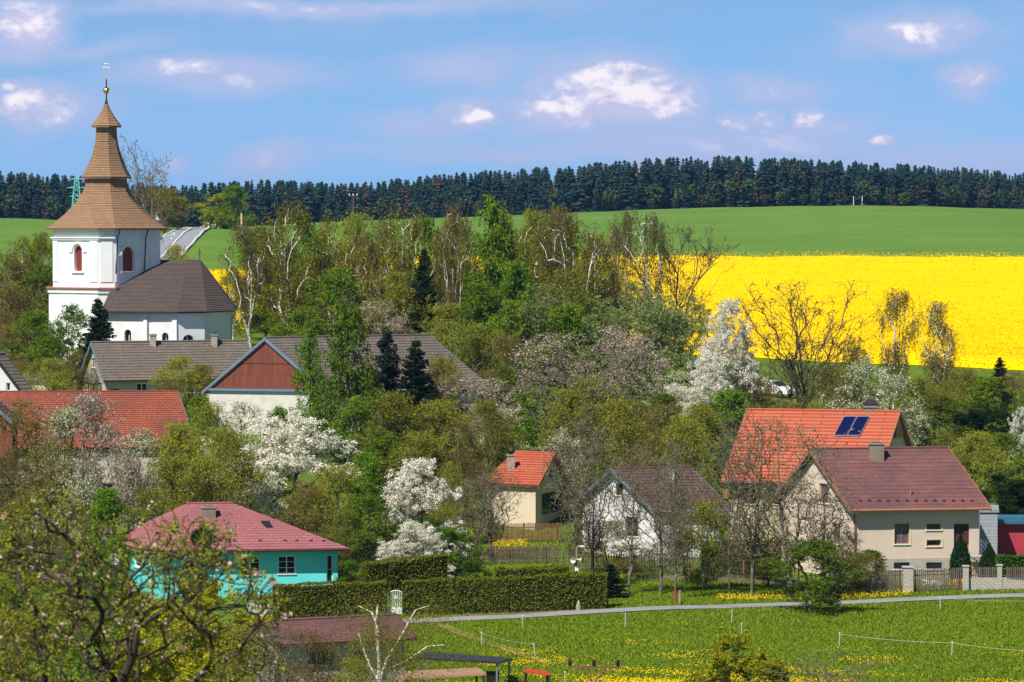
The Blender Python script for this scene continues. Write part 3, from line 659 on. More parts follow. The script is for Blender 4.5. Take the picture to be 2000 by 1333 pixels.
for f, spans in ((tf[0], ((0, .55), (f.L*0+tf[0].L-.95, tf[0].L-.1))), (tf[2], ((.1, .35), (tf[2].L-1.3, tf[2].L-.1))), (tf[1], ((.18, tf[1].L-.18),))):
    for a, b in spans: q = MB(); f.box(q, a, b, .5, zE-zL-1.03, .003, .07); q.part('pilaster', LIME, ch)
q = MB(); ring(q, fp(FOOT, .02), .02+zL-.12, zL+.02, .62)
q.part('ledge', solid('red ledge tile', (.42, .13, .07), .8), ch)
q = MB(); ring(q, fp(FOOT, .38), zL-.45, zL-.13, .12); q.part('string_course', LIME, ch)
for px in (226, 281):
    x, h = tf[2].loc(px, 500, .1); f = tf[2]
    downpipe(ch, [f.pt(x+.1, zE-zL-.02, .5), f.pt(x+.1, zE-zL-.35, .45), f.pt(x, zE-zL-.7, .36), f.pt(x, zE-zL-3.8 if px > 250 else 1.2, .14)], DARKM, .055)
# tower roof: three shingled bells with stepped courses
def bell(name, z0, z1, r0, r1, cs=.2, pw=2., sq=None, rot=math.radians(22.5-8)):
    mb = MB(); N = max(3, int((z1-z0)/cs)); prev = None
    def rg(t, add=0.):
        r = r1+(r0-r1)*(1-t)**pw; o_ = []
        for i in range(8):
            an = rot+math.pi+i*math.pi/4; p = Vector((cx+math.cos(an)*(r+add)*1.04, cy+math.sin(an)*(r+add)*1.04, z0+(z1-z0)*t))
            if sq is not None:
                s_ = fp(FOOT, r0-3.95 if False else .58+add)[(i) % 8]; k_ = max(0, 1-t*1.25)**1.6
                s2 = Vector((cx, cy, 0))+(s_-Vector((cx, cy, 0)))*((r+add)/(r0+add)); p = Vector((p.x*(1-k_)+s2.x*k_, p.y*(1-k_)+s2.y*k_, p.z))
            o_.append(p)
        return o_
    for k in range(N):
        a, b, c = rg(k/N), rg(k/N, .045), rg((k+1)/N)
        for i in range(8):
            j = (i+1) % 8; mb.face([b[i], b[j], c[j], c[i]]); mb.face([a[i], a[j], b[j], b[i]])
    e = rg(0); e2 = [p-Vector((0, 0, .14)) for p in e]
    for i in range(8): mb.face([e[i], e[(i+1) % 8], e2[(i+1) % 8], e2[i]])
    mb.face(e2); return mb.part(name, SHIN, ch)
zz = lambda py: W(208, py, TD+3).z
bell('skirt_roof', zE, zz(350), 4.85, 1.66, .2, 1.75, True)
bell('middle_roof', zz(346), zz(249), 2.06, .84, .2, 2.1); bell('cap_roof', zz(246), zz(203), 1.24, .15, .2, 1.35)
q = MB(); q.lathe((cx, cy, 0), [(.17, zz(204)), (.06, zz(194)), (.055, zz(155))], 10); q.part('finial_pole', DARKM, ch)
q = MB(); R = .28; zc = zz(177); q.lathe((cx, cy, zc), [(R*math.cos(a), R*math.sin(a)) for a in np.linspace(-1.57, 1.57, 13)], 20); q.part('gilded_ball', GOLD, ch)
q = MB(); q.tube((cx, cy, zz(155)), (cx, cy, zz(119)), .035); 
for py, hw in ((125, .2), (132, .3)): q.tube((cx-hw, cy, zz(py)), (cx+hw, cy, zz(py)), .032)
q.part('gilded_cross', solid('pale gilt', (.80, .66, .40), .35, .5, .6), ch)
# nave with polygonal apse
NV = [(206, 357.0), (289, 356.0), (345, 355.5), (400, 356.5), (450, 361.5), (452, 368), (400, 373), (206, 373)]
ze = W(300, 611, 356).z; zb = G(320, 357).z-1.5
def nx(px, D, z): return Vector((WX(px, D, z), D, z))
mb = MB(); nf = []
arch = {0: [(243, 644, 256, 690)], 1: [(316, 650, 329, 690)], 2: [(357, 654, 379, 690)], 3: [(412, 648, 429, 690)]}
for i in range(8):
    a, b = NV[i], NV[(i+1) % 8]; f = Face(nx(a[0], a[1], zb), nx(b[0], b[1], zb)); nf.append(f)
    hl = []
    for r in arch.get(i, ()):
        rr = f.rect(*r); hl.append(apoly(rr)); 
    wall(mb, f, [(0, 0), (f.L, 0), (f.L, ze-zb+.3), (0, ze-zb+.3)], hl, .4)
    for l in hl:
        q = MB(); q.face([f.pt(x, h, -.38) for x, h in l]); pn = q.part('nave_window', glass(), ch)
        q = MB(); x0, x1 = l[0][0], l[1][0]; f.box(q, (x0+x1)/2-.03, (x0+x1)/2+.03, l[0][1], l[0][1]+1.6, -.375, -.33); f.box(q, x0, x1, l[0][1]+.9, l[0][1]+.95, -.372, -.335); q.part('glazing_bar', WHITE(), pn)
mb.part('nave_wall', LIME, ch)
q = MB(); f = nf[1]; f.box(q, f.L-.35, f.L+.05, .0, ze-zb-.25, .003, .12); f = nf[0]; f.box(q, f.L-.35, f.L, .0, ze-zb-.25, .003, .12); q.part('buttress', LIME, ch)
q = MB()
for i in range(5): f = nf[i]; f.box(q, -.1, f.L+.1, ze-zb-.28, ze-zb-.02, .003, .22)
q.part('eaves_cornice', LIME, ch)
mb = MB(); cN = Vector((WX(330, 365, 0), 365, 0)); ev = []
for p in NV:
    v = nx(p[0], p[1], ze); d = Vector((v.x-cN.x, v.y-cN.y, 0)).normalized(); v = v+d*.62; v.z = W(300, 609, 356).z; ev.append(v)
R1, R2 = W(241, 509, 365), W(391, 507, 365); m1 = R1.lerp(R2, .45); m2 = R1.lerp(R2, .85)
for e0, e1, r1, r0 in ((ev[0], ev[1], m1, R1), (ev[1], ev[2], m2, m1), (ev[2], ev[3], R2, m2), (ev[3], ev[4], R2, R2), (ev[4], ev[5], R2, R2), (ev[5], ev[6], R2, R2), (ev[6], ev[7], R1, R2), (ev[7], ev[0], R1, R1)):
    slope(mb, e0, e1, r1, r0, .26, .03, .14)
nr = mb.part('nave_roof', SLATE, ch)
q = MB(); p = R2+Vector((-.05, 0, 0)); q.tube(p, p+Vector((0, 0, .9)), .03)
for h, hw in ((.72, .14), (.52, .22)): q.tube(p+Vector((-hw, 0, h)), p+Vector((hw, 0, h)), .028)
q.part('iron_cross', IRON, nr)
f = nf[1]; downpipe(ch, [f.pt(0, ze-zb-.1, .5), f.pt(0, ze-zb-.5, .1), f.pt(0, .2, .1)], solid('zinc', (.32, .36, .42), .4, .5, .5), .05)
f = nf[4]; downpipe(ch, [f.pt(.1, ze-zb-.05, .5), f.pt(.1, ze-zb-.6, .1), f.pt(.1, .2, .1)], solid('zinc', (.32, .36, .42), .4, .5, .5), .05)

# ================================================================== HOUSES
BEIGE = solid('beige render', (.66, .53, .43), .9, .2, 0, .06, .7, (.52, .41, .33)); CREAM = solid('cream render', (.66, .55, .40), .9, .2, 0, .06, .7)
GREYP = solid('grey beige plaster', (.50, .45, .38), .9, .2, 0, .12, .6, (.38, .33, .27)); WHITEP = solid('white plaster', (.68, .66, .66), .9, .2, 0, .08, .6, (.52, .50, .48))
TEAL = solid('turquoise render', (.13, .70, .72), .8, .2, 0, .07, .5, (.10, .54, .57)); OCHRE = solid('ochre plaster', (.55, .34, .10), .9)
RED = tile('orange concrete tiles', (.43, .105, .055), (.50, .13, .065), (.13, .03, .015), 2.7, .34, (.38, .07, .035), .55, .030, .75)
ORED = tile('bright orange tiles', (.46, .115, .06), (.53, .145, .07), (.12, .03, .015), 2.9, .34, (.45, .075, .03), .5, .030, .75)
OLDRED = tile('old clay tiles', (.34, .085, .045), (.46, .14, .07), (.12, .03, .018), .2, .24, (.17, .06, .045), .9, .03, .85, .3)
MAROON = tile('maroon bitumen shingles', (.165, .070, .066), (.20, .088, .08), (.085, .04, .04), .9, .45, (.085, .05, .055), .85, .012, .85, .35)
PINKR = tile('faded pink shingles', (.33, .115, .12), (.38, .14, .15), (.20, .085, .09), .45, .32, (.20, .075, .08), .55, .02, .85, .35)
BROWNR = tile('brown fibre slates', (.10, .055, .055), (.12, .066, .064), (.06, .035, .035), .6, .35, (.07, .045, .045), .6, .015, .8)
GREYR = tile('grey brown shingles', (.18, .145, .12), (.25, .21, .175), (.06, .048, .04), .2, .24, (.13, .10, .08), .6, .022, .9, .4)
COPPER = solid('copper brown paint', (.36, .15, .09), .45, .5); FRAMEW = solid('honey wood frame', (.38, .16, .035), .5); BRICKC = tile('chimney brick', (.36, .27, .17), (.26, .20, .13), (.20, .18, .15), .25, .08, (.12, .11, .09), .7, .012, .9)
CURT = solid('curtained glass', (.10, .12, .15), .15, .5, 0, .6, 3); STONE = tile('pale stone blocks', (.48, .43, .36), (.58, .52, .45), (.28, .25, .21), .35, .14, (.36, .32, .27), .4, .015, .9)
DWOOD = tile('brown boards', (.20, .055, .035), (.30, .085, .05), (.04, .015, .01), .16, 4., (.15, .045, .03), .6, .012, .7, .6, 0); MAROONM = solid('maroon metal', (.12, .03, .035), .4, .5, .2)
BLUEM = solid('blue grey metal', (.20, .27, .34), .4, .5, .3, .1); WEATH = tile('weathered pickets', (.16, .12, .09), (.24, .18, .14), (.05, .04, .03), .1, 3., (.12, .10, .08), .5, .01, .9, .8, 0)
# pink-beige house on the right
pk = House('beige_house', 'beige rendered house with maroon shingle roof and brown framed windows, beside the lane', 'house', (1665, 272), (1912, 273.5), (1527, 280.5), 'L', 1121, 985, 876, BEIGE, MAROON, .62, .45,
  course=.4, lift=.015, gm=COPPER, gutter=COPPER, dep=.2,
  front=[dict(r=(1747, 1023, 1776, 1063), cols=2, fm=FRAMEW, pm=CURT, surround=CREAM), dict(r=(1810, 1023, 1838, 1035), cols=1, fm=FRAMEW, surround=CREAM), dict(r=(1810, 1055, 1838, 1067), cols=1, fm=FRAMEW, surround=CREAM),
         dict(r=(1863, 1023, 1893, 1082), cols=1, fm=FRAMEW, sill=False, name='entrance_recess', pm=solid('painted hall shade', (.07, .03, .025)))],  # opaque pane closes the recess, its dark colour stands for the unlit hall
  left=[dict(r=(1600, 945, 1618, 983), cols=1, fm=FRAMEW, pm=CURT), dict(r=(1625, 1023, 1641, 1063), cols=1, fm=FRAMEW, pm=CURT)])
f = pk.front; q = MB(); zt = f.loc(1790, 1091)[1]
base_f = Face(f.pt(0, 0, .05), f.pt(f.L, 0, .05)); 
hl = [rpoly(base_f.rect(1745, 1098, 1777, 1112)), rpoly(base_f.rect(1808, 1098, 1840, 1112))]
x0 = f.loc(1712, 1100)[0]; x1 = f.loc(1857, 1100)[0]
wall(q, base_f, [(x0, -1.), (x1, -1.), (x1, zt), (x0, zt)], hl, .045); q.face([f.pt(x0, zt, .05), f.pt(x1, zt, .05), f.pt(x1, zt, .0), f.pt(x0, zt, .0)]); pl = q.part('stone_plinth', STONE, pk.root)
for r in (base_f.rect(1745, 1098, 1777, 1112), base_f.rect(1808, 1098, 1840, 1112)): window(pk.root, base_f, r, solid('grey frame', (.3, .3, .3)), .045, 1, 1, True, 'basement_window', fw=.03)
q = MB(); a, b, c, d = f.rect(1709, 1098, 1725, 1125); f.box(q, a, c, b, d, .0, .06); q.part('garage_door', solid('red brown boards', (.22, .07, .05)), pk.root)
q = MB(); a, b, c, d = f.rect(1880, 1036, 1893, 1060); f.box(q, a+.1, c, b, d, -.15, -.08); q.part('letter_panel', solid('dark brown panel', (.10, .03, .02)), pk.root)
bp = pk.on_roof(1713, 905); chimney(pk.root, bp+Vector((0, .45, 0)), .92, .6, W(1713, 865, bp.y+.3).z, BRICKC, ang=.03)
q = MB(); n = 0
for k in range(13):
    p = pk.on_roof(1680+k*18.2, 979, .02); q.box((p.x-.10, p.y-.05, p.z), (p.x+.10, p.y+.03, p.z+.10))
q.part('snow_guard', MAROONM, pk.root); q = MB(); p = pk.on_roof(1779, 968); q.tube(p, p+Vector((0, 0, .55)), .045); q.part('vent_pipe', COPPER, pk.root)
downpipe(pk.root, [f.pt(.12, pk.ze-pk.zb-.3, .1), f.pt(.12, .5, .1)], COPPER, .05)
# entrance stairs with railing
st = MB(); xs = f.loc(1893, 1080)[0]; zs = f.loc(1893, 1084)[1]
for k in range(9):
    h1 = zs-k*zs/9.2; xa = xs-.15+k*.17; f.box(st, xa, xa+1.15, h1-.09, h1, .25, 1.35)
st.part('entrance_step', solid('pale concrete', (.42, .41, .39), .9), pk.root)
st = MB(); q = MB()
for o_ in (.3, 1.35):
    a, b = f.pt(xs+.7, zs+1., o_), f.pt(xs+2.5, zs-1.35, o_)
    for e in (0, -.3, -.6): q.tube(a+Vector((0, 0, e)), b+Vector((0, 0, e)), .022)
    for t_ in (0, .5, 1): p = a.lerp(b, t_); q.tube(p, p-Vector((0, 0, 1.)), .022)
q.part('handrail', solid('galvanised steel', (.4, .42, .45), .35, .5, .7), pk.root)
# big orange-roofed house behind it
og = House('orange_roofed_house', 'large house with bright orange tiled roof and two solar collectors, behind the beige house', 'house', (1425, 292), (1708, 289), (1786, 298), 'R', 1040, 930, 803, CREAM, ORED, .75, .35,
  course=.34, gm=COPPER, gutter=solid('dark gutter', (.06, .04, .035), .5), front=[dict(r=(1453, 953, 1477, 985), cols=1, fm=FRAMEW), dict(r=(1499, 956, 1522, 985), cols=1, fm=FRAMEW)])
q = MB(); f = og.right; rh = og.zr-og.zb
q.face([f.pt(f.L/2, rh-.05, .32), f.pt(f.L/2-1.0, rh-1.65, .32), f.pt(f.L/2+1.0, rh-1.65, .32)]); q.face([f.pt(f.L/2-1.0, rh-1.65, .32), f.pt(f.L/2+1.0, rh-1.65, .32), f.pt(f.L/2+.9, rh-1.65, .02), f.pt(f.L/2-.9, rh-1.65, .02)])
q.part('gable_boarding', solid('amber boards', (.42, .22, .06)), og.root)
for x0, x1 in ((1649, 1673.5), (1675, 1699)):
    P = [og.on_roof(x0-20.5, 851, .14), og.on_roof(x1-20.5+.5, 851, .14), og.on_roof(x1, 813, .14), og.on_roof(x0, 813, .14)]; n_ = og.n
    q = MB(); q.hexa([p-n_*.1 for p in P]+P); c_ = q.part('solar_collector', solid('collector frame', (.45, .5, .58), .35, .5, .6), og.root)
    m_ = sum(P, Vector())/4; q = MB(); q.face([m_+(p-m_)*.95+n_*.006 for p in P]); q.part('collector_glass', solid('deep blue glass', (.004, .008, .05), .12, .5, 0, .1), c_)
bp = og.rL.lerp(og.rR, .80); ct = Vector((WX(1696, 296, -14), bp.y+.15, bp.z)); chimney(og.root, ct, .8, .6, W(1696, 793, bp.y).z, BRICKC, ang=-.05)
q = MB(); zt = W(1696, 793, bp.y).z+.02
for k in range(8):
    a0, a1 = math.pi*k/8, math.pi*(k+1)/8; q.face([(ct.x+.5*math.cos(a0), ct.y-.35, zt+.1+.32*math.sin(a0)), (ct.x+.5*math.cos(a1), ct.y-.35, zt+.1+.32*math.sin(a1)), (ct.x+.5*math.cos(a1), ct.y+.35, zt+.1+.32*math.sin(a1)), (ct.x+.5*math.cos(a0), ct.y+.35, zt+.1+.32*math.sin(a0))])

for dy_ in (-.35, .35): q.face([(ct.x+.5*math.cos(math.pi*k/8), ct.y+dy_, zt+.1+.32*math.sin(math.pi*k/8)) for k in range(9)])
q.box((ct.x-.5, ct.y-.33, zt), (ct.x+.5, ct.y+.33, zt+.10)); q.part('chimney_hood', solid('dark hood', (.05, .045, .05), .5), og.root)
q = MB(); f = og.front; a, b = f.loc(1399, 985)[0], f.loc(1424, 985)[0]
for k in range(9): x = a+(b-a)*k/9; f.box(q, x, x+.07, f.loc(1410, 978)[1], f.loc(1410, 958)[1], -2.0, -1.95)
q.part('balcony_railing', solid('yellow brown slats', (.34, .20, .05)), og.root)
# small orange-roofed cottage
ct_ = House('small_cottage', 'small cream cottage with red-orange tiled roof and stone chimney behind picket fence', 'house', (948, 298), (1046, 296), (1103, 303), 'R', 1012, 945, 884, CREAM, RED, .4, .35, hipL=1.2, course=.34,
  gm=COPPER, right=[dict(r=(1073, 918, 1080, 934), cols=1, fm=FRAMEW), dict(r=(1058, 961, 1095, 1003), cols=1, fm=FRAMEW, sill=False, name='porch_opening')])
bp = ct_.on_roof(998, 920); chimney(ct_.root, bp+Vector((0, .3, 0)), .55, .5, W(1000, 888, bp.y).z, tile('pale brick', (.50, .40, .26), (.58, .48, .33), (.3, .25, .18), .2, .1))
# white gabled house
wh = House('white_gabled_house', 'whitewashed house with grey-edged gable and brown slate roof among bare trees', 'house', (1280, 286), (1406, 287), (1138, 290), 'L', 1082, 990, 914, WHITEP, BROWNR, .5, .5, gm=BLUEM, gutter=BLUEM, dep=.2,
  left=[dict(r=(1203, 945, 1217, 968), cols=1, fm=solid('dark frame', (.05, .04, .035))), dict(r=(1222, 1010, 1246, 1048), cols=1, fm=solid('dark frame', (.05, .04, .035)))])
bp = wh.on_roof(1313, 960); chimney(wh.root, bp+Vector((0, .8, 0)), .4, .4, W(1313, 918, bp.y).z, WHITEP)
# barn with red boarded gable
DW = 328
bn = House('barn', 'stone barn with red-brown boarded gable and long grey shingle roof', 'barn', (638, DW), (948, 336), (409, 331), 'L', 838, 764, 659, solid('rough white stone', (.66, .62, .56), .95, .2, 0, .16, 2., (.50, .44, .37)), GREYR, .4, .25, gm=BLUEM)
f = bn.left; q = MB(); hh = bn.ze-bn.zb
q.face([f.pt(.02, hh+.12, .06), f.pt(f.L-.02, hh+.12, .06), f.pt(f.L/2, bn.zr-bn.zb-.03, .06)]); gb = q.part('gable_boarding', DWOOD, bn.root)
q = MB(); f.box(q, -.25, f.L+.25, hh-.08, hh+.10, .004, .22); q.part('gable_flashing', BLUEM, bn.root)
q = MB(); hb = hh+(bn.zr-bn.ze)*.52; f.box(q, f.L*.26, f.L*.74, hb, hb+.05, .062, .09); q.part('board_joint', solid('dark joint', (.08, .03, .02)), gb)
# long farmhouse below the church
fh = House('farmhouse', 'long low farmhouse with grey-brown shingle roof and ochre trimmed gable below the church', 'house', (207, 345), (500, 350), (163, 350.5), 'L', 790, 738, 668, GREYP, GREYR, .4, .3, gm=BLUEM, dep=.15,
  front=[dict(r=(267, 749, 288, 765), cols=2, pm=glass()), dict(r=(216, 760, 233, 768), cols=1, fm=solid('dark frame', (.05, .04, .035)))],
  left=[dict(r=(178, 700, 187, 718), cols=2), dict(r=(168, 748, 177, 768), cols=2), dict(r=(191, 748, 199, 768), cols=2)])
f = fh.left; q = MB()
for r in ((171.5, 700, 177, 718), (187.5, 700, 190, 718), (161, 748, 167.5, 768), (178, 748, 190.5, 768)):
    a, b, c, d = f.rect(*r); f.box(q, a, c, b, d, .003, .02)
q.part('ochre_panel', OCHRE, fh.root)
for px in (298, 418):
    bp = fh.on_roof(px, 683); chimney(fh.root, bp+Vector((0, .5, 0)), .5, .5, W(px, 653, bp.y+.5).z, solid('patched mortar', (.36, .31, .26), .95, .2, 0, .3, 3))
# near farm roof of old red tiles
rb = House('red_tiled_farm', 'farm building with broad worn red clay tile roof behind pale blossoming trees', 'farm building', (-60, 308), (372, 309), (-112, 317), 'L', 905, 868, 765, GREYP, OLDRED, .5, .3, course=.25, gm=BLUEM, lift=.03)
# little building wings on the far left
wc = House('white_shed', 'white gabled shed with dark roof edge at the left border, in front of the trees', 'shed', (47, 333), (58, 333.5), (-60, 334), 'L', 800, 766, 690, WHITEP, GREYR, .3, .3, gm=DARKM, left=[dict(r=(12, 748, 20, 764), cols=1)])
bs = House('brown_shed', 'brown boarded gable with pale blue trim at the left border, beside the red tiled roof', 'shed', (24, 303), (34, 303.5), (-70, 304), 'L', 880, 822, 775, DWOOD, BROWNR, .3, .3, gm=BLUEM)
lo = House('low_outbuilding', 'low cream outbuilding half hidden by bushes, left of the farmhouse', 'shed', (48, 342), (100, 342), (40, 345), 'L', 790, 745, 732, CREAM, GREYR, .2, .2)
# turquoise house
th = House('turquoise_house', 'turquoise house with faded pink hipped roof and white windows, behind the clipped hedge', 'house', (297, 268.5), (660, 270.5), (237, 276.5), 'L', 1190, 1066, 984, TEAL, PINKR, .75, .55, hipL=3.2, hipR=5.6, course=.32, lift=.02, gutter=MAROONM, dep=.14,
  front=[dict(r=(468, 1087, 508, 1124), cols=2, rows=3), dict(r=(543, 1086, 577, 1121), cols=2, rows=3), dict(r=(638, 1084, 650, 1141), cols=1, rows=2, sill=False, name='glazed_door')], left=[dict(r=(262, 1085, 278, 1108), cols=1)])
f = th.front; q = MB(); a, b, c, d = f.rect(485, 1166, 531, 1192); f.box(q, a, c, b-.6, d, .004, .05); q.part('garage_opening_shade', solid('painted opening shade', (.012, .012, .014)), th.root)  # closed slab on the wall; the garage's inner shade is its near-black colour
q = MB(); f.box(q, a-.6, c+.1, d+.02, d+.14, .004, .12); q.part('lintel', solid('pale concrete', (.42, .41, .39), .9), th.root)
q = MB(); f.box(q, f.L-.95, f.L, 0, th.ze-th.zb, .005, .08); 
bp = th.on_roof(407, 1016); chimney(th.root, bp+Vector((0, .5, 0)), .9, .6, W(407, 990, bp.y).z, BRICKC)
P = [th.on_roof(x, y, .10) for x, y in ((520, 1029), (533, 1029), (526, 1018), (510, 1018))]; q = MB(); q.hexa([p-th.n*.1 for p in P]+P); sk = q.part('roof_light', DARKM, th.root)
m_ = sum(P, Vector())/4; q = MB(); q.face([m_+(p-m_)*.75+th.n*.006 for p in P]); q.part('pane', glass(), sk)
q = MB()
for px in (430, 458, 508, 557, 580, 607, 632): p = th.on_roof(px, 1057, .02); q.box((p.x-.10, p.y-.05, p.z), (p.x+.10, p.y+.03, p.z+.09))
q.part('snow_guard', MAROONM, th.root); downpipe(th.root, [th.fl+Vector((-.1, -.15, th.ze-th.zb-.1)), th.fl+Vector((-.1, -.15, .3))], WHITE(), .05)
q = MB(); q.tube(f.pt(f.L+.5, 2.9, .6), f.pt(f.L+.1, 2.3, .1), .05); q.part('rain_spout', MAROONM, th.root)
# pink annex with blue roof, grey annex
an = House('crimson_outbuilding', 'crimson outbuilding with low blue metal roof at the right border', 'shed', (1940, 284), (2080, 284), (1928, 290), 'L', 1090, 1022, 1010, solid('crimson render', (.42, .045, .07), .8), solid('blue roof sheet', (.035, .13, .21), .4, .5), .4, .3, lift=.01)
ga = House('grey_annex', 'narrow pale grey boarded annex between the beige house and the crimson outbuilding', 'shed', (1914, 281), (1948, 281), (1912, 285), 'L', 1080, 1000, 989, tile('grey boards', (.34, .37, .42), (.38, .41, .46), (.2, .22, .25), 3., .22, None, 0, .012, .8), solid('grey parapet', (.3, .32, .35)), .1, .1)
# sheds in the foreground
fs = House('brown_roofed_shed', 'plastered shed with sagging maroon roof in front of the lane, behind the birch', 'shed', (560, 200), (790, 203), (500, 207), 'L', 1390, 1258, 1212, GREYP, MAROON, .5, .5, dep=.15, course=.4, lift=.015, gm=MAROONM,
  front=[dict(r=(600, 1270, 640, 1300), cols=2), dict(r=(690, 1268, 720, 1300), cols=1)])
def slab(name, m, pts, th_, label, cat, legs=(), lm=None):
    """canopy: a thin sheet on posts"""
    P = [W(*p) for p in pts]; r = thing(name, label, cat, G(pts[0][0], pts[0][2])); q = MB(); q.hexa([p-Vector((0, 0, th_)) for p in P]+P); q.part('canopy', m, r)
    for i in legs:
        q = MB(); c_ = sum(P, Vector())/4; p = P[i].lerp(c_, .06); q.tube((p.x, p.y, p.z-.02), (p.x, p.y, float(GZ(p.x, p.y))-.2), .05); q.part('post', lm or IRON, r)
    return r
slab('carport', solid('dark sheet', (.035, .033, .034), .5), [(812, 1284, 192), (975, 1293, 192), (1000, 1286, 196.5), (830, 1272, 197)], .1, 'open carport with flat dark roof beside the lane-side shed', 'carport', (0, 1, 2, 3), BLUEM)
slab('rusty_platform', solid('rusty sheet', (.36, .20, .12), .8, .3, 0, .3), [(770, 1326, 187), (950, 1316, 187), (935, 1304, 190), (790, 1311, 190)], .08, 'low rust-coloured sheet roof below the dark carport', 'shelter', (0, 1, 2, 3), IRON)
slab('red_awning', solid('red canvas', (.55, .05, .02), .7), [(1024, 1312, 196), (1075, 1318, 196), (1070, 1311, 198), (1026, 1307, 198)], .05, 'small red canopy on thin posts at the meadow edge', 'canopy', (0, 1, 2, 3), IRON)
slab('plank_pile', solid('old planks', (.28, .22, .16), .9, .2, 0, .4, 3), [(950, 1320, 194), (975, 1320, 194), (975, 1311, 195), (950, 1311, 195)], .4, 'small heap of planks between the carport and red canopy', 'planks', ())
# garden pavilion far left
pv = thing('garden_pavilion', 'garden pavilion with dark pyramid roof seen through the apple branches', 'pavilion', G(112, 262)); c_ = G(112, 262); zt = W(112, 1110, 262).z; zv = W(112, 1134, 262).z
mb = MB(); cn = [Vector((c_.x+a*1.35, c_.y+b*1.35, zv)) for a, b in ((-1, -1), (1, -1), (1, 1), (-1, 1))]; ap = Vector((c_.x, c_.y, zt))
for i in range(4): slope(mb, cn[i], cn[(i+1) % 4], ap, ap, .3, .02, .08)
mb.part('roof', BROWNR, pv)
for i in range(4):
    q = MB(); p = cn[i].lerp(Vector((c_.x, c_.y, zv)), .15); q.tube(p, (p.x, p.y, c_.z-.2), .06); q.part('post', IRON, pv)
# ================================================================== WOODS BEHIND
def forest():
    rng = np.random.default_rng(11); protos = []
    for v in range(5):
        Vs = []; Ts = 15; zf = 0.08
        for k in range(Ts):
            f = k/Ts; z = 1-(1-f)**1.15*.93; r = .17*(1-z+.02)**.75*rng.uniform(.8, 1.15)+.008; nb = 9
            for b in range(nb):
                an = rng.random()*6.283; rr = r*rng.uniform(.6, 1.25); w_ = .30*rr+.012; c, s_ = math.cos(an), math.sin(an); dz = rr*.45
                Vs.append([(0, 0, z+.05), (c*rr-s_*w_, s_*rr+c*w_, z-dz*rng.uniform(.5, 1.2)), (c*rr*1.25, s_*rr*1.25, z-dz*.9), (c*rr+s_*w_, s_*rr-c*w_, z-dz*rng.uniform(.5, 1.2))])
        protos.append(np.array(Vs))
    for v in range(3):  # broadleaf fillers
        c = rng.normal(size=(150, 3)); c = unit(c)*rng.uniform(.6, 1, (150, 1))*np.array([.2, .2, .34]); c[:, 2] += .55
        a = unit(rng.normal(size=c.shape))*.05; b = unit(np.cross(a, rng.normal(size=c.shape)))*.04; protos.append(np.stack([c-a, c-b, c+a, c+b], 1))
    out_ = []; cols = []
    N = 4200; px = rng.uniform(-700, 2700, N); q = rng.random(N); D = 1268+q*75+6*np.sin(px*.02)
    edge = rng.random(N) < .12; D[edge] = 1262+rng.random(edge.sum())*6
    X = (px-1000)/F*D; Z = GZ(X, D)
    toppy = np.interp(px, [-700, 0, 140, 350, 480, 700, 900, 1100, 1250, 1420, 1560, 1700, 1850, 2000, 2700], [340, 337, 346, 366, 354, 360, 340, 328, 314, 308, 313, 321, 328, 340, 342])
    for i in range(N):
        ztop = W(1000, toppy[i], D[i]).z; h = (ztop-Z[i])*(.55+.53*rng.random()**.8)
        br = rng.random() < (.10 if not edge[i] else .5)
        if br or edge[i]: h *= rng.uniform(.45, .75)
        P = protos[rng.integers(5, 8) if br else rng.integers(0, 5)]*h; an = rng.random()*6.28; c, s_ = math.cos(an), math.sin(an); wid = rng.uniform(.9, 1.5)
        V = np.stack([(P[..., 0]*c-P[..., 1]*s_)*wid+X[i], (P[..., 0]*s_+P[..., 1]*c)*wid+D[i], P[..., 2]+Z[i]-.3], -1); out_.append(V.reshape(-1, 3))
        u = rng.random(); cc = ((.05, .075, .03) if u < .6 else (.07, .06, .04) if u < .85 else (.11, .14, .03)) if br else ((.014, .034, .030) if u < .6 else (.024, .042, .028) if u < .95 else (.06, .045, .03))
        cols.append(np.tile(np.array(cc+(1,)), (len(P)*4, 1)))
    V = np.concatenate(out_); me = np_mesh('forest', V, np.arange(len(V)).reshape(-1, 4)); at = me.color_attributes.new('kind_colour', 'FLOAT_COLOR', 'POINT'); at.data.foreach_set('color', np.concatenate(cols).astype(np.float32).ravel())
    m, t = new_mat('forest foliage'); a = t.n('ShaderNodeVertexColor', layer_name='kind_colour'); g = t.n('ShaderNodeNewGeometry')
    h = t.n('ShaderNodeHueSaturation'); t.put(h.inputs['Color'], a.outputs[0]); t.put(h.inputs['Value'], t.ramp(g.outputs['Random Per Island'], .6, 1.5))
    d = t.n('ShaderNodeBsdfDiffuse'); t.put(d.inputs[0], h.outputs[0]); out(t, d.outputs[0])
    finish(np_obj('forest', me, m), 'dark spruce forest along the crest of the field', 'forest', None, 'stuff')
forest()
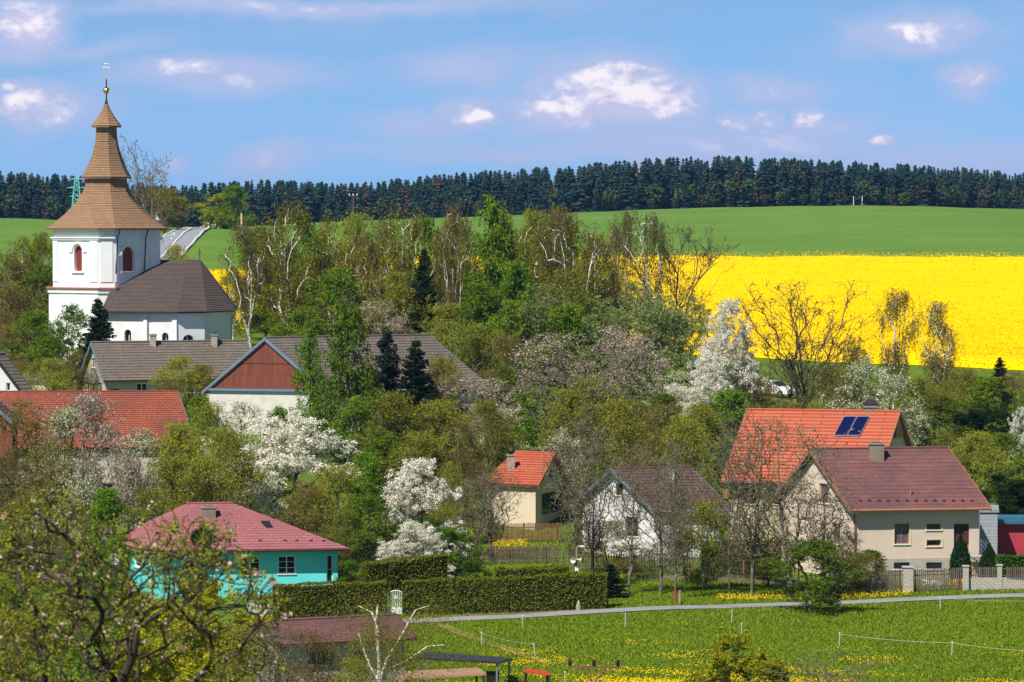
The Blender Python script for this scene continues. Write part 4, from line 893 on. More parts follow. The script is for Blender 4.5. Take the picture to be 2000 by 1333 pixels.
# ================================================================== TREES (kind, px, D, top, width, label)
T_ = [
 # skyline beyond the church
 ('sparse', 288, 440, 272, 92, 'tall sparse tree with bare upper limbs rising right of the church spire'),
 ('olive', 318, 705, 372, 92, 'round olive-brown tree right beside the church spire, below the tall sparse tree'),
 ('yellowgreen', 428, 760, 378, 70, 'yellow-green bushy tree at the left of the roadside clump'),
 ('green', 457, 740, 366, 70, 'round bright green tree with dark trunk at the roadside clump'),
 ('olive', 343, 455, 484, 50, 'rusty green bush against the country road, right of the tower'),
 # left of the church
 ('birch', 48, 405, 440, 90, 'birch with white trunk left of the church tower'),
 ('birch', 84, 407, 455, 80, 'birch standing closest to the left side of the church tower'),
 ('brown', 8, 402, 500, 110, 'brown leafless bushy tree at the left border, level with the tower windows'),
 ('leafy', 75, 397, 520, 90, 'mid green tree touching the left edge of the church tower'),
 ('brown', 22, 372, 560, 100, 'dark brown bushy tree at the left border below the birch'),
 ('green', 66, 362, 610, 90, 'fresh green tree at the foot of the church tower on its left'),
 ('brown', 5, 350, 640, 90, 'dark bare shrub tree behind the white shed at the left border'),
 ('leafy', 95, 350, 660, 90, 'leafy bush tree between the white shed and the farmhouse'),
 ('leafy', 138, 353, 598, 86, 'light airy green tree in front of the church tower base'),
 ('spruce', 192, 352, 578, 86, 'dark green conifer in front of the corner of church tower and nave'),
 ('brown', 145, 346, 690, 70, 'brownish thin tree beside the farmhouse gable'),
 ('olive', 98, 336, 705, 80, 'olive bush tree above the red tiled farm roof'),
 # in front of the farmhouse
 ('olive', 350, 338, 700, 90, 'olive bush with pale stems in front of the farmhouse wall'),
 ('olive', 400, 338, 715, 70, 'small budding tree between the farmhouse and the barn'),
 ('brown', 330, 334, 745, 60, 'thin brown tree in front of the farmhouse window'),
 ('green', 385, 330, 775, 60, 'low green bush at the left foot of the barn'),
 # middle hillside wood: birches with white trunks
 ('birchbare', 490, 381, 436, 96, 'birch with drooping crown and forked white trunk right of the nave roof'),
 ('birch', 560, 376, 376, 110, 'tall birch with bright white forked trunk, tallest left of the barn ridge'),
 ('birch', 655, 379, 396, 110, 'birch with olive crown and thin white trunk, second tall birch from the left'),
 ('birchbare', 722, 383, 462, 90, 'thin leafless birch between two taller birches'),
 ('birch', 792, 377, 388, 96, 'birch with three white trunks in the middle of the wood'),
 ('birch', 850, 385, 420, 70, 'narrow birch left of the tall larch'),
 ('birchbare', 885, 379, 404, 70, 'slender birch close to the left of the tall larch'),
 ('larch', 962, 379, 366, 135, 'tall bright green larch, highest tree in the middle of the wood'),
 ('birch', 1035, 379, 398, 110, 'olive birch with thin white trunks right of the tall larch'),
 ('birch', 1090, 381, 405, 90, 'rust-green birch left of the bare white-trunked birch'),
 ('birchbare', 1126, 375, 412, 120, 'birch with curving bare white limbs against the green field'),
 ('birch', 1165, 380, 440, 80, 'low leaning birch crown against the green field'),
 ('birchbare', 1216, 381, 418, 46, 'slender pale birch alone against the rapeseed, left of the twin-stemmed one'),
 ('birchbare', 1268, 379, 418, 90, 'twin-stemmed birch against the rapeseed field'),
 ('bare', 1318, 406, 452, 190, 'dark spreading bare tree against the rapeseed field'),
 ('birch', 455, 391, 520, 60, 'small birch beside the end of the nave roof'),
 # infill of the wood
 ('leafy', 520, 400, 520, 90, 'leafy green tree right of the nave'),
 ('green', 545, 392, 570, 110, 'bright green bushy tree between nave and barn ridge'),
 ('leafy', 605, 398, 510, 100, 'mid green tree right of the tall white-trunked birch'),
 ('brown', 655, 396, 545, 90, 'brown thicket tree below the second birch'),
 ('brown', 700, 392, 520, 110, 'wide brown leafless tree in the left half of the wood'),
 ('brown', 745, 396, 500, 90, 'brownish twiggy tree behind the dark spruce'),
 ('leafy', 600, 372, 600, 90, 'green bush tree behind the barn ridge'),
 ('olive', 690, 372, 600, 110, 'olive bush tree above the barn roof'),
 ('pinkblossom', 735, 370, 590, 90, 'pale grey blossoming bush above the barn roof'),
 ('leafy', 795, 390, 530, 90, 'green tree left of the dark spruce'),
 ('spruce', 828, 372, 478, 76, 'tall dark spruce in the middle of the wood'),
 ('leafy', 870, 396, 470, 90, 'green tree directly left of the tall larch'),
 ('green', 905, 392, 520, 90, 'fresh green tree at the left foot of the larch'),
 ('darkgreen', 975, 390, 560, 120, 'dark green mass of tree at the right foot of the larch'),
 ('green', 935, 366, 560, 110, 'bright green tree with bare lower trunk below the larch'),
 ('green', 1010, 398, 480, 90, 'green tree close to the right of the larch'),
 ('birch', 925, 383, 430, 80, 'pale crowned birch half hidden by the larch on its left'),
 ('birch', 985, 383, 415, 80, 'pale crowned birch half hidden by the larch on its right'),
 ('olive', 880, 370, 600, 110, 'olive bush tree right of the dark spruce'),
 ('brown', 1075, 398, 480, 90, 'brown twiggy tree among the right-hand birches'),
 ('olive', 1140, 398, 520, 100, 'olive tree around the foot of the curving birch'),
 ('brown', 1110, 392, 560, 100, 'brown bush tree at the right end of the wood'),
 ('olive', 1185, 400, 540, 90, 'low olive tree in front of the rapeseed left edge'),
 ('palegreen', 1052, 368, 562, 110, 'silvery green shrub left of centre in the willow row'),
 ('leafy', 1000, 366, 590, 90, 'leafy bush tree left of the silvery shrubs'),
 ('green', 1100, 364, 600, 100, 'green bush tree in the willow row'),
 ('palegreen', 1170, 366, 590, 110, 'silvery green shrub second in the willow row'),
 ('palegreen', 1232, 372, 558, 140, 'tall silvery green willow shrub in the middle of the row'),
 ('palegreen', 1290, 366, 590, 130, 'silvery green willow shrub right of the tallest one'),
 ('palegreen', 1352, 372, 582, 90, 'silvery green willow shrub at the right end of the row'),
 ('olive', 930, 356, 640, 100, 'olive bush tree behind the barn end'),
 ('brown', 985, 352, 660, 90, 'brown bush right of the barn roof end'),
 # blossom belt
 ('pinkblossom', 1075, 345, 655, 150, 'pinkish white blossoming tree above the centre of the village'),
 ('pinkblossom', 1228, 348, 640, 120, 'rounded grey-pink blossoming tree in front of the willow row'),
 ('pinkblossom', 905, 322, 742, 150, 'wide pinkish blossoming tree below the end of the barn roof'),
 ('pinkblossom', 820, 326, 735, 80, 'small pink blossoming tree under the barn roof'),
 ('leafy', 985, 335, 715, 90, 'light green tree right of the barn roof'),
 ('blossom', 1418, 350, 593, 120, 'tall white blossoming tree standing against the rapeseed field'),
 ('blossom', 1378, 346, 690, 100, 'white blossoming tree at the lower left of the tall white one'),
 ('creamblossom', 1330, 358, 725, 90, 'cream blossoming tree beside the small meadow patch'),
 ('leafy', 1300, 345, 770, 80, 'light green tree left of the large bare tree'),
 ('bare', 1568, 352, 562, 250, 'large bare tree with upright limbs in front of the rapeseed'),
 ('birchbare', 1745, 362, 566, 80, 'gnarled leafless tree with hanging twigs, left of the two at the field edge'),
 ('birchbare', 1832, 360, 590, 100, 'leaning gnarled tree with hanging twigs, right of the two at the field edge'),
 ('spruce', 1953, 380, 694, 44, 'small spruce at the lower edge of the rapeseed field on the right'),
 ('brown', 1665, 345, 668, 90, 'reddish brown tree above the orange roof'),
 ('creamblossom', 1690, 340, 700, 120, 'cream white blossoming tree behind the chimney of the orange-roofed house'),
 ('creamblossom', 1745, 336, 735, 110, 'pale blossoming tree right of the orange roof ridge'),
 ('olive', 1790, 340, 745, 90, 'olive tree right of the pale blossoming tree behind the orange roof'),
 ('brown', 1620, 348, 720, 90, 'brown thicket behind the orange roof'),
 ('brown', 1480, 350, 740, 90, 'brown thicket left of the large bare tree'),
 ('olive', 1450, 352, 720, 100, 'olive bush beside the parked white car'),
 ('pinkblossom', 1395, 335, 765, 90, 'greyish blossoming tree above the left end of the orange roof'),
 ('leafy', 1420, 315, 770, 130, 'green tree left of the large orange roof'),
 ('olive', 1370, 312, 800, 100, 'olive tree left of the large orange roof'),
 # right edge
 ('olive', 1880, 348, 725, 110, 'olive tree below the rapeseed near the right border'),
 ('leafy', 1930, 345, 740, 110, 'light green tree below the small spruce'),
 ('brown', 1985, 350, 730, 80, 'brown bush below the rapeseed at the right border'),
 ('leafy', 1845, 338, 775, 90, 'green tree right of the orange-roofed house'),
 ('darkgreen', 1893, 326, 800, 90, 'dark yew-like tree right of the beige house roof'),
 ('darkgreen', 1965, 330, 770, 90, 'dark evergreen at the right border'),
 ('blossom', 1996, 322, 800, 60, 'white blossoming branches at the right border'),
 ('leafy', 1960, 316, 850, 110, 'light leafy tree above the crimson outbuilding'),
 ('olive', 1910, 310, 850, 110, 'olive green round tree right of the beige house ridge'),
 ('olive', 1850, 316, 850, 80, 'olive tree touching the right slope of the beige house roof'),
 ('leafy', 2000, 308, 900, 90, 'green tree at the right border above the blue roof'),
 ('darkgreen', 1945, 300, 930, 100, 'dark hedge-like tree behind the crimson outbuilding'),
 ('darkgreen', 1990, 298, 940, 80, 'dark evergreen bush at the right border above the blue roof'),
 # larches and spruces before the barn
 ('larch', 606, 320, 618, 90, 'slender larch in front of the barn gable'),
 ('larch', 680, 316, 565, 130, 'broad tall larch covering the middle of the barn roof'),
 ('bluespruce', 757, 322, 640, 110, 'blue-green spruce in front of the barn roof'),
 ('spruce', 812, 320, 655, 110, 'dark spruce at the right of the blue-green one'),
 # centre green mass
 ('leafy', 700, 306, 780, 120, 'green leafy tree right of the broad larch'),
 ('olive', 770, 304, 775, 130, 'olive green tree with pale leaning stems in the centre'),
 ('olive', 850, 305, 790, 130, 'olive green tree right of centre mass'),
 ('leafy', 740, 298, 840, 110, 'mid green tree above the hillside garden'),
 ('olive', 820, 296, 850, 120, 'brownish green tree behind the white blossoming tree'),
 ('brown', 905, 298, 830, 100, 'brown green tree left of the small cottage'),
 ('green', 715, 288, 890, 90, 'bright green tree right of the big white blossoming tree'),
 ('olive', 650, 284, 920, 130, 'olive tree behind the turquoise house roof'),
 ('brown', 590, 282, 945, 110, 'dark budding tree above the turquoise house roof'),
 ('leafy', 720, 276, 970, 110, 'dark stemmed green tree right of the turquoise house'),
 ('olive', 670, 275, 1000, 80, 'small olive tree at the right corner of the turquoise house'),
 ('creamblossom', 985, 312, 800, 110, 'pale cream tree above the small cottage'),
 ('olive', 950, 310, 790, 90, 'olive tree above the small cottage on its left'),
 ('sparse', 1150, 312, 690, 220, 'broad willow with pale limbs in the centre of the village'),
 ('olive', 1120, 308, 770, 120, 'olive crown in front of the broad willow on its left'),
 ('olive', 1205, 308, 790, 110, 'olive crown in front of the broad willow on its right'),
 ('creamblossom', 1100, 302, 840, 90, 'cream blossoming bush tree right of the small cottage'),
 ('brown', 1290, 305, 800, 100, 'brown twiggy tree above the white gabled house'),
 ('olive', 1340, 300, 830, 100, 'olive tree right above the white gabled house roof'),
 ('olive', 885, 290, 910, 66, 'sparse tree at the left wall of the small cottage'),
 ('leafy', 1060, 330, 760, 110, 'green bush below the pinkish blossoming tree'),
 ('olive', 1150, 330, 740, 110, 'olive bush between two pink blossoming trees'),
 ('leafy', 1230, 325, 785, 90, 'green bush below the grey-pink blossoming tree'),
 # white blossoms low down
 ('blossom', 565, 296, 806, 216, 'widest white blossoming tree, above the turquoise house'),
 ('blossom', 818, 279, 903, 150, 'white blossoming tree with spiky upright branches right of centre'),
 ('blossom', 800, 272, 1022, 120, 'low white-green blossoming tree behind the clipped hedge'),
 ('olive', 715, 320, 720, 80, 'low olive tree between the broad larch and the blue-green spruce'),
 ('olive', 865, 322, 705, 80, 'twiggy olive tree in front of the right part of the barn roof'),
 # left blossom belt
 ('pinkblossom', 165, 300, 775, 130, 'pale grey blossoming tree before the red tiled roof'),
 ('creamblossom', 130, 296, 800, 110, 'greenish cream blossoming tree before the red tiled roof'),
 ('brown', 45, 296, 790, 130, 'brown budding tree at the left border before the red tiled roof'),
 ('creamblossom', 275, 294, 838, 100, 'cream blossoming tree below the red tiled roof'),
 ('pinkblossom', 205, 290, 830, 100, 'greyish pink blossoming tree below the red tiled roof'),
 ('creamblossom', 470, 302, 790, 110, 'greenish cream blossoming tree in front of the barn wall on the left'),
 ('olive', 410, 300, 795, 100, 'olive tree left of the barn wall'),
 ('olive', 355, 294, 835, 110, 'olive budding tree at the right end of the red tiled roof'),
 ('olive', 440, 290, 850, 110, 'olive budding tree left of the widest white tree'),
 ('green', 540, 305, 800, 60, 'small green bush directly under the barn wall'),
 ('brown', 100, 284, 870, 130, 'dark brown twiggy tree in the left thicket'),
 ('brown', 20, 282, 880, 100, 'dark twiggy tree at the left border, above the apple branches'),
 ('pinkblossom', 250, 284, 890, 110, 'pale blossoming tree in the left thicket'),
 ('olive', 330, 282, 905, 120, 'olive tree above the turquoise house on the left'),
 ('olive', 400, 281, 900, 110, 'olive tree touching the chimney of the turquoise house'),
 ('creamblossom', 150, 276, 940, 120, 'white-green blossoming tree behind the apple branches'),
 ('green', 210, 275, 960, 100, 'green bush tree behind the apple branches'),
 ('brown', 60, 272, 960, 120, 'dark thicket tree behind the apple branches at the left'),
 ('leafy', 175, 262, 1060, 90, 'low green tree beside the garden pavilion'),
 ('darkgreen', 395, 262, 1025, 70, 'dark round tree in front of the turquoise house roof'),
 ('darkgreen', 30, 258, 1050, 100, 'dark bush at the left border behind the apple branches'),
 ('yellowgreen', 400, 200, 1125, 170, 'yellow-green shrub behind the apple branches'),
 # bare row along the lane
 ('sparse', 960, 285, 905, 110, 'sparse tree with short trunk in front of the small cottage'),
 ('sparse', 928, 287, 930, 80, 'thin sparse tree with short trunk left of the small cottage'),
 ('sparse', 1122, 266, 830, 110, 'tall thin double-trunked tree right of the small cottage'),
 ('sparse', 1160, 268, 800, 100, 'tall slim tree left of the white gabled house'),
 ('sparse', 1226, 262, 880, 90, 'slim tree in front of the white gable'),
 ('sparse', 1290, 262, 900, 120, 'leafing tree with dark forked trunk right of the white gable'),
 ('sparse', 1340, 268, 905, 100, 'leafing tree in front of the brown slate roof'),
 ('sparse', 1318, 258, 870, 80, 'upright bare tree in front of the brown slate roof'),
 ('sparse', 1425, 262, 850, 90, 'thin bare tree in front of the left end of the orange roof'),
 ('sparse', 1468, 260, 790, 120, 'tall bare tree in front of the orange roof'),
 ('sparse', 1545, 258, 830, 150, 'bare tree with many upright limbs before the beige gable'),
 ('sparse', 1610, 262, 930, 120, 'twiggy brown tree in front of the beige gable wall'),
 ('olive', 1375, 264, 985, 100, 'low twiggy bush tree beside the clipped green hedge'),
 ('brown', 1500, 266, 980, 90, 'dark twiggy thicket between orange house and beige house'),
 ('leafy', 1583, 249.5, 1058, 150, 'fresh green bush tree at the lane edge below the beige house'),
 ('brown', 615, 186, 1240, 120, 'brown twiggy bush tree before the wall of the brown-roofed shed'),
 ('sparse', 545, 188, 1215, 120, 'thin twiggy tree at the left gable of the brown-roofed shed'),
 ('olive', 690, 184, 1290, 90, 'low olive bush at the foot of the brown-roofed shed'),
 ('olive', 505, 412, 455, 90, 'olive tree behind the forked birch next to the nave roof'),
 ('leafy', 600, 412, 440, 90, 'leafy tree behind and right of the tallest left birch'),
 ('olive', 690, 412, 430, 100, 'olive crown behind the second birch'),
 ('brown', 745, 413, 440, 90, 'brownish crown behind the thin leafless birch'),
 ('leafy', 830, 413, 430, 90, 'light green crown behind the dark spruce'),
 ('olive', 890, 413, 440, 90, 'olive crown behind the slender birch by the larch'),
 ('olive', 1050, 413, 425, 90, 'olive crown behind the thin-trunked birch right of the larch'),
 ('leafy', 1115, 413, 445, 90, 'leafy crown behind the curving white birch'),
 ('olive', 1165, 413, 470, 80, 'olive crown at the right end of the birch row'),
 ('green', 1010, 372, 520, 100, 'fresh green tree right of the larch, in front of the pale trunks'),
 ('olive', 1110, 371, 540, 110, 'olive tree below the curving birch, in front of its foot'),
 ('leafy', 655, 374, 530, 100, 'leafy tree in front of the foot of the second birch'),
 ('olive', 770, 373, 540, 100, 'olive tree left of the dark spruce, in front of the birch feet'),
 ('olive', 15, 240, 1120, 130, 'olive tree far behind the apple branches at the left border'),
 ('brown', 130, 232, 1160, 130, 'brown thicket below the garden pavilion'),
 ('leafy', 230, 245, 1130, 110, 'leafy shrub tree below the satellite dish'),
 ('olive', 60, 215, 1200, 140, 'olive thicket in the lower left behind the apple tree'),
 ('leafy', 190, 210, 1225, 140, 'green thicket in the lower left behind the apple trunk'),
 ('olive', 340, 225, 1180, 120, 'olive thicket below the turquoise house'),
 ('brown', 450, 215, 1225, 110, 'brown thicket left of the brown-roofed shed'),
 ('olive', 1680, 266, 1080, 80, 'low reddish green bush at the corner of the beige house'),
 ('brown', 1650, 262, 1040, 80, 'thin brown bush beside the wooden fence'),
 ('spruce', 1192, 259.5, 1098, 70, 'small dark conifer at the right end of the long hedge'),
 ('brown', 1190, 276, 1020, 110, 'reddish heap of twigs against the white house wall'),
]
for k, a in enumerate(T_): tree(*a)
B_ = [
 ('bush', 685, 268, 1094, 66, 'clipped round green bush beside the turquoise house corner'),
 ('bush', 925, 270, 1094, 60, 'dark rounded rhododendron behind the long hedge'),
 ('green', 870, 277, 1030, 90, 'light green shrub behind the rear hedge'),
 ('bush', 845, 285, 1010, 100, 'low bright shrub right of the white blossoming tree'),
 ('bush', 1700, 268, 1075, 60, 'rounded shrub at the corner of the beige house'),
]
for a in B_: tree(*a)
def thuja(px, D, top, wpx, label):
    rng = np.random.default_rng(int(px)); g = G(px, D); H = W(px, top, D).z-g.z; R = wpx/F*D/2; r = thing('thuja', label, 'conifer', g, 'clipped thujas at the entrance stairs')
    q = MB(); q.tube((g.x, g.y, g.z-.1), (g.x, g.y, g.z+H*.9), .06, .02); q.part('trunk', bk(), r)
    h = rng.random(9000)**1.2; an = rng.random(9000)*6.283; rad = R*np.sqrt(np.clip(np.sin(np.pi*(h*.82+.16)), 0, 1))*(1-h**4)*(1+.08*np.sin(an*5)+.05*rng.normal(size=9000))*rng.uniform(.75, 1, 9000)
    C = np.stack([np.cos(an)*rad, np.sin(an)*rad, h*H*1.0], 1); A = rng.normal(size=C.shape)*.4+np.array([0, 0, 1.]); A = unit(A)*.075; B = unit(np.cross(A, rng.normal(size=C.shape)))*.03
    V, Q = quads(C, A, B); np_obj('crown', np_mesh('thuja_crown', V, Q), leafm('thuja scale', (.015, .045, .015), (.04, .09, .03)), r)
thuja(1876, 267, 1044, 42, 'tall dark pointed thuja left of the entrance stairs'); thuja(1932, 270, 1062, 40, 'second pointed thuja, right of the entrance stairs')
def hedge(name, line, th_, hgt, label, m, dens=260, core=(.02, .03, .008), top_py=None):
    """clipped hedge along (px, D) points"""
    rng = np.random.default_rng(int(line[0][0])); P = [G(*p) for p in line]; r = thing(name, label, 'hedge', P[0]); org = P[0]; Cs = []; mb = MB()
    for a, b in zip(P, P[1:]):
        d = Vector((b.x-a.x, b.y-a.y, 0)); L = d.length; d.normalize(); nn = Vector((d.y, -d.x, 0)); h0, h1 = (hgt if not isinstance(hgt, tuple) else hgt)[0:2] if isinstance(hgt, tuple) else (hgt, hgt)
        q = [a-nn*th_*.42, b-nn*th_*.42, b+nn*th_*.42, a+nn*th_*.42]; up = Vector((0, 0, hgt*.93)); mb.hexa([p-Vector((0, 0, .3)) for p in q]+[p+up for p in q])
        for (n_, w0) in ((int(dens*L*hgt), 'side'), (int(dens*L*th_), 'top'), (int(dens*th_*hgt*2), 'end')):
            s = rng.random(n_); wv = rng.uniform(-.5, .5, n_)*th_; hv = rng.random(n_)*hgt
            if w0 == 'side': wv = np.where(rng.random(n_) < .7, .5, -.5)*th_+rng.normal(size=n_)*.03
            if w0 == 'top': hv = hgt+rng.normal(size=n_)*.025
            if w0 == 'end': s = np.where(rng.random(n_) < .5, 0., 1.)
            wob = .05*np.sin(s*L*1.3+hv*2)+.03*np.sin(s*L*4.1); wv = wv+np.sign(wv)*wob*(w0 == 'side'); hv = hv+(wob if w0 == 'top' else 0)
            x = a.x+d.x*L*s+nn.x*wv; y = a.y+d.y*L*s+nn.y*wv; z = a.z+(b.z-a.z)*s+hv; Cs.append(np.stack([x-org.x, y-org.y, z-org.z], 1))
    mb.part('stems', solid('hedge inner shade', core, .95, .1), r); C = np.concatenate(Cs); A = unit(rng.normal(size=C.shape))*.07; B = unit(np.cross(A, rng.normal(size=C.shape)))*.045  # solid core box, no separate stems; the hedge's inner shade is its dark colour
    V, Q = quads(C, A, B); np_obj('foliage', np_mesh(name+'_foliage', V, Q), m, r)
HM = leafm('hedge leaf', (.085, .10, .008), (.21, .22, .022), .25, .05); HG = leafm('green hedge leaf', (.05, .10, .012), (.11, .20, .02), .25, .05)
hedge('clipped_hedge', [at(535, 1211), at(754, 1204)], 1.2, 2.08, 'clipped olive hedge in front of the turquoise house, left of the arched gate', HM)
hedge('clipped_hedge', [at(793, 1202), at(1000, 1196), at(1186, 1188)], 1.2, 2.08, 'long clipped olive hedge right of the arched gate', HM)
hedge('clipped_hedge', [(710, 266), (868, 269)], .9, 2.3, 'rear brownish hedge behind the arched gate', HM)
hedge('clipped_hedge', [(968, 266), (1110, 266)], .8, 1.5, 'short low hedge segment behind the long hedge', HM)
hedge('green_hedge', [(1372, 273), (1520, 274)], .9, 2.2, 'bright green hedge in front of the orange-roofed house', HG)
hedge('green_hedge', [(1948, 269), (2080, 270)], .9, 1.75, 'bright green hedge in front of the crimson outbuilding', HG)
# ================================================================== GRASS AND FLOWERS
def grass():
    rng = np.random.default_rng(3); N = 210000; D = np.sqrt(rng.uniform(200**2, 266**2, N)); px = rng.uniform(780, 2150, N); X = (px-1000)/F*D
    lane = np.interp(px, [a for a, b in LANE], [b for a, b in LANE]); keep = np.abs(D-lane) > 1.55; X, D = X[keep], D[keep]
    n2 = 60000; D2 = rng.uniform(262, 296, n2); p2 = rng.uniform(650, 1500, n2); X = np.concatenate([X, (p2-1000)/F*D2]); D = np.concatenate([D, D2]); N = len(X)
    tall = .5+.5*np.sin(X*.35+np.sin(D*.3)*2)*np.sin(D*.22+X*.05); h = .06+.10*rng.random(N)*(.5+tall); C = np.stack([X, D, GZ(X, D)], 1)
    an = rng.random(N)*6.283; w_ = .035+.03*rng.random(N); dx, dy = np.cos(an)*w_, np.sin(an)*w_; lean = rng.normal(size=(N, 2))*.08
    V = np.stack([C+np.stack([dx, dy, 0*h-.02], 1), C-np.stack([dx, dy, 0*h+.02], 1), C+np.stack([lean[:, 0], lean[:, 1], h], 1)], 1).reshape(-1, 3)
    m = leafm('meadow grass', (.13, .20, .008), (.28, .36, .028), .35, 0, 0)
    finish(np_obj('meadow_grass', np_mesh('meadow_grass', V, np.arange(len(V)).reshape(-1, 3)), m), 'bright green meadow grass', None, None, 'stuff')
    n = 90000; D = rng.uniform(203, 246, n); px = rng.uniform(860, 2100, n); X = (px-1000)/F*D
    py = np.interp(D, [203, 212, 220, 230, 240, 246], [1, 1, .75, .5, .12, .02]); cl = .5+.5*np.sin(X*.5+2*np.sin(D*.35))*np.sin(D*.6+X*.21); band = py*(cl*.9+.25*np.exp(-((px-1150)/260)**2)+.15*(D < 212))
    k = rng.random(n) < np.clip(band-.40, 0, 1)**1.2; X, D = X[k], D[k]
    n2 = 1500; p2 = np.where(rng.random(n2) < .5, rng.uniform(960, 1030, n2), rng.uniform(1400, 1780, n2)); D2 = np.where(p2 < 1100, rng.uniform(287, 293, n2), rng.uniform(257, 261, n2)+(p2-1500)*.01); X = np.concatenate([X, (p2-1000)/F*D2]); D = np.concatenate([D, D2])
    n3 = 500; D3 = rng.uniform(352, 372, n3); p3 = rng.uniform(1280, 1350, n3); X = np.concatenate([X, (p3-1000)/F*D3]); D = np.concatenate([D, D3])
    C = np.stack([X, D, GZ(X, D)+rng.uniform(.12, .26, len(X))], 1); A = np.stack([np.full(len(X), .030), 0*X, rng.normal(size=len(X))*.01], 1); B = np.stack([0*X, np.full(len(X), .022), np.full(len(X), .022)], 1)
    V, Q = quads(C, A, B); finish(np_obj('dandelions', np_mesh('dandelions', V, Q), leafm('dandelion', (.75, .42, .002), (.90, .62, .01), .2, 0, 0)), 'yellow dandelions scattered over the meadow', 'flowers', None, 'stuff')
grass()
# ================================================================== FENCES, POSTS, STREET FURNITURE
def fence(name, line, h, label, m, gap=.13, pw=.07, post=2.4, pm=None, rails=(.25, .75), base=0., cat='fence', z0=0.):
    P = [G(*p) for p in line]; r = thing(name, label, cat, P[0]); pk_ = MB(); rl = MB(); rg_ = random.Random(len(line)*7+int(h*10)); posts = []
    for a, b in zip(P, P[1:]):
        d = Vector((b.x-a.x, b.y-a.y, 0)); L = d.length; d.normalize(); nn = Vector((d.y, -d.x, 0)); at = lambda s: a+d*s+Vector((0, 0, float(GZ(a.x+d.x*s, a.y+d.y*s))-a.z+z0))
        n = int(L/gap)
        for k in range(n):
            p = at(k*gap); hh = h+rg_.uniform(-.03, .03); t = d*pw*.5; o_ = nn*.02; tl = d*rg_.uniform(-.012, .012)
            pk_.hexa([p-t-o_+Vector((0, 0, base+.06)), p+t-o_+Vector((0, 0, base+.06)), p+t+o_+Vector((0, 0, base+.06)), p-t+o_+Vector((0, 0, base+.06)), p-t-o_+tl+Vector((0, 0, hh)), p+t-o_+tl+Vector((0, 0, hh)), p+t+o_+tl+Vector((0, 0, hh)), p-t+o_+tl+Vector((0, 0, hh))])
        m_ = max(1, int(L/1.2))
        for f in rails:
            for k in range(m_):
                p, q = at(L*k/m_), at(L*(k+1)/m_); z = Vector((0, 0, base+(h-base)*f)); rl.hexa([v+z+o_+w for w in (Vector((0, 0, 0)), Vector((0, 0, .06))) for v, o_ in ((p, -nn*.05), (q, -nn*.05), (q, -nn*.023), (p, -nn*.023))])
        if post:
            for k in range(int(L/post)+1): posts.append(at(min(L, k*post)))
    pk_.part('pickets', m, r); rl.part('rail', m, r)
    for p in posts: q = MB(); q.box((p.x-.06, p.y-.05+.09, p.z-.3), (p.x+.06, p.y+.05+.09, p.z+h+.02)); q.part('post', pm or m, r)
    return r
FW = WEATH; CONC = solid('pale concrete', (.42, .41, .39), .9)
fence('picket_fence', [(895, 282), (1000, 283), (1095, 284)], 1.15, 'weathered grey-brown picket fence below the small cottage', FW)
fence('picket_fence', [(1100, 279), (1300, 276), (1380, 275)], 1.2, 'thin old picket fence behind the tall bare trees below the white house', FW, .18, .05)
fence('picket_fence', [(955, 292), (1100, 293)], 1.3, 'brown picket fence right in front of the small cottage', tile('warm brown pickets', (.26, .14, .06), (.32, .18, .09), (.1, .05, .03), .1, 3., None, 0, .01), .14, .08)
fence('picket_fence', [(1691, 262.5), (1763, 263)], 1.4, 'dense brown picket fence panel left of the stone gate pillar', FW, .12, .08, 2.2)
fence('picket_gate', [(1784, 263), (1880, 263.5)], 1.4, 'double picket gate between the stone pillars in front of the beige house', FW, .125, .075, 3.0, None, (.2, .72), cat='gate')
def pillar(px, D, wpx, h, label):
    p = G(px, D); w_ = wpx/F*D/2; r = thing('gate_pillar', label, 'pillar', p, 'stone pillars of the garden wall'); q = MB(); q.box((p.x-w_, p.y-w_, p.z-.3), (p.x+w_, p.y+w_, p.z+h)); q.part('shaft', STONE, r)
    q = MB(); q.box((p.x-w_-.05, p.y-w_-.05, p.z+h), (p.x+w_+.05, p.y+w_+.05, p.z+h+.07)); q.part('cap', CONC, r)
pillar(1773, 263, 20, 1.55, 'pale stone pillar between fence panel and gate'); pillar(1886, 263.3, 11, 1.5, 'stone pillar right of the gate'); pillar(1952, 263.6, 9, 1.5, 'stone pillar in the garden wall nearest the right border')
gw = thing('garden_wall', 'low pale stone garden wall topped by short picket panels at the right border', 'wall', G(1892, 263.4)); a, b = G(1892, 263.5), G(2090, 264)
q = MB(); q.hexa([Vector((x, y, z)) for z in (a.z-.4, a.z+.78) for x, y in ((a.x, a.y-.15), (b.x, b.y-.15), (b.x, b.y+.15), (a.x, a.y+.15))]); q.part('stonework', STONE, gw)
q = MB()
for k in range(int((b.x-a.x)/.13)):
    x = a.x+k*.13
    if abs(x-G(1952, 263.6).x) < .3: continue
    q.box((x, a.y-.02, a.z+.80), (x+.07, a.y+.02, a.z+1.45))
for h in (.9, 1.3): q.box((a.x, a.y+.023, a.z+h), (b.x, a.y+.05, a.z+h+.05))
q.part('picket_panel', FW, gw)
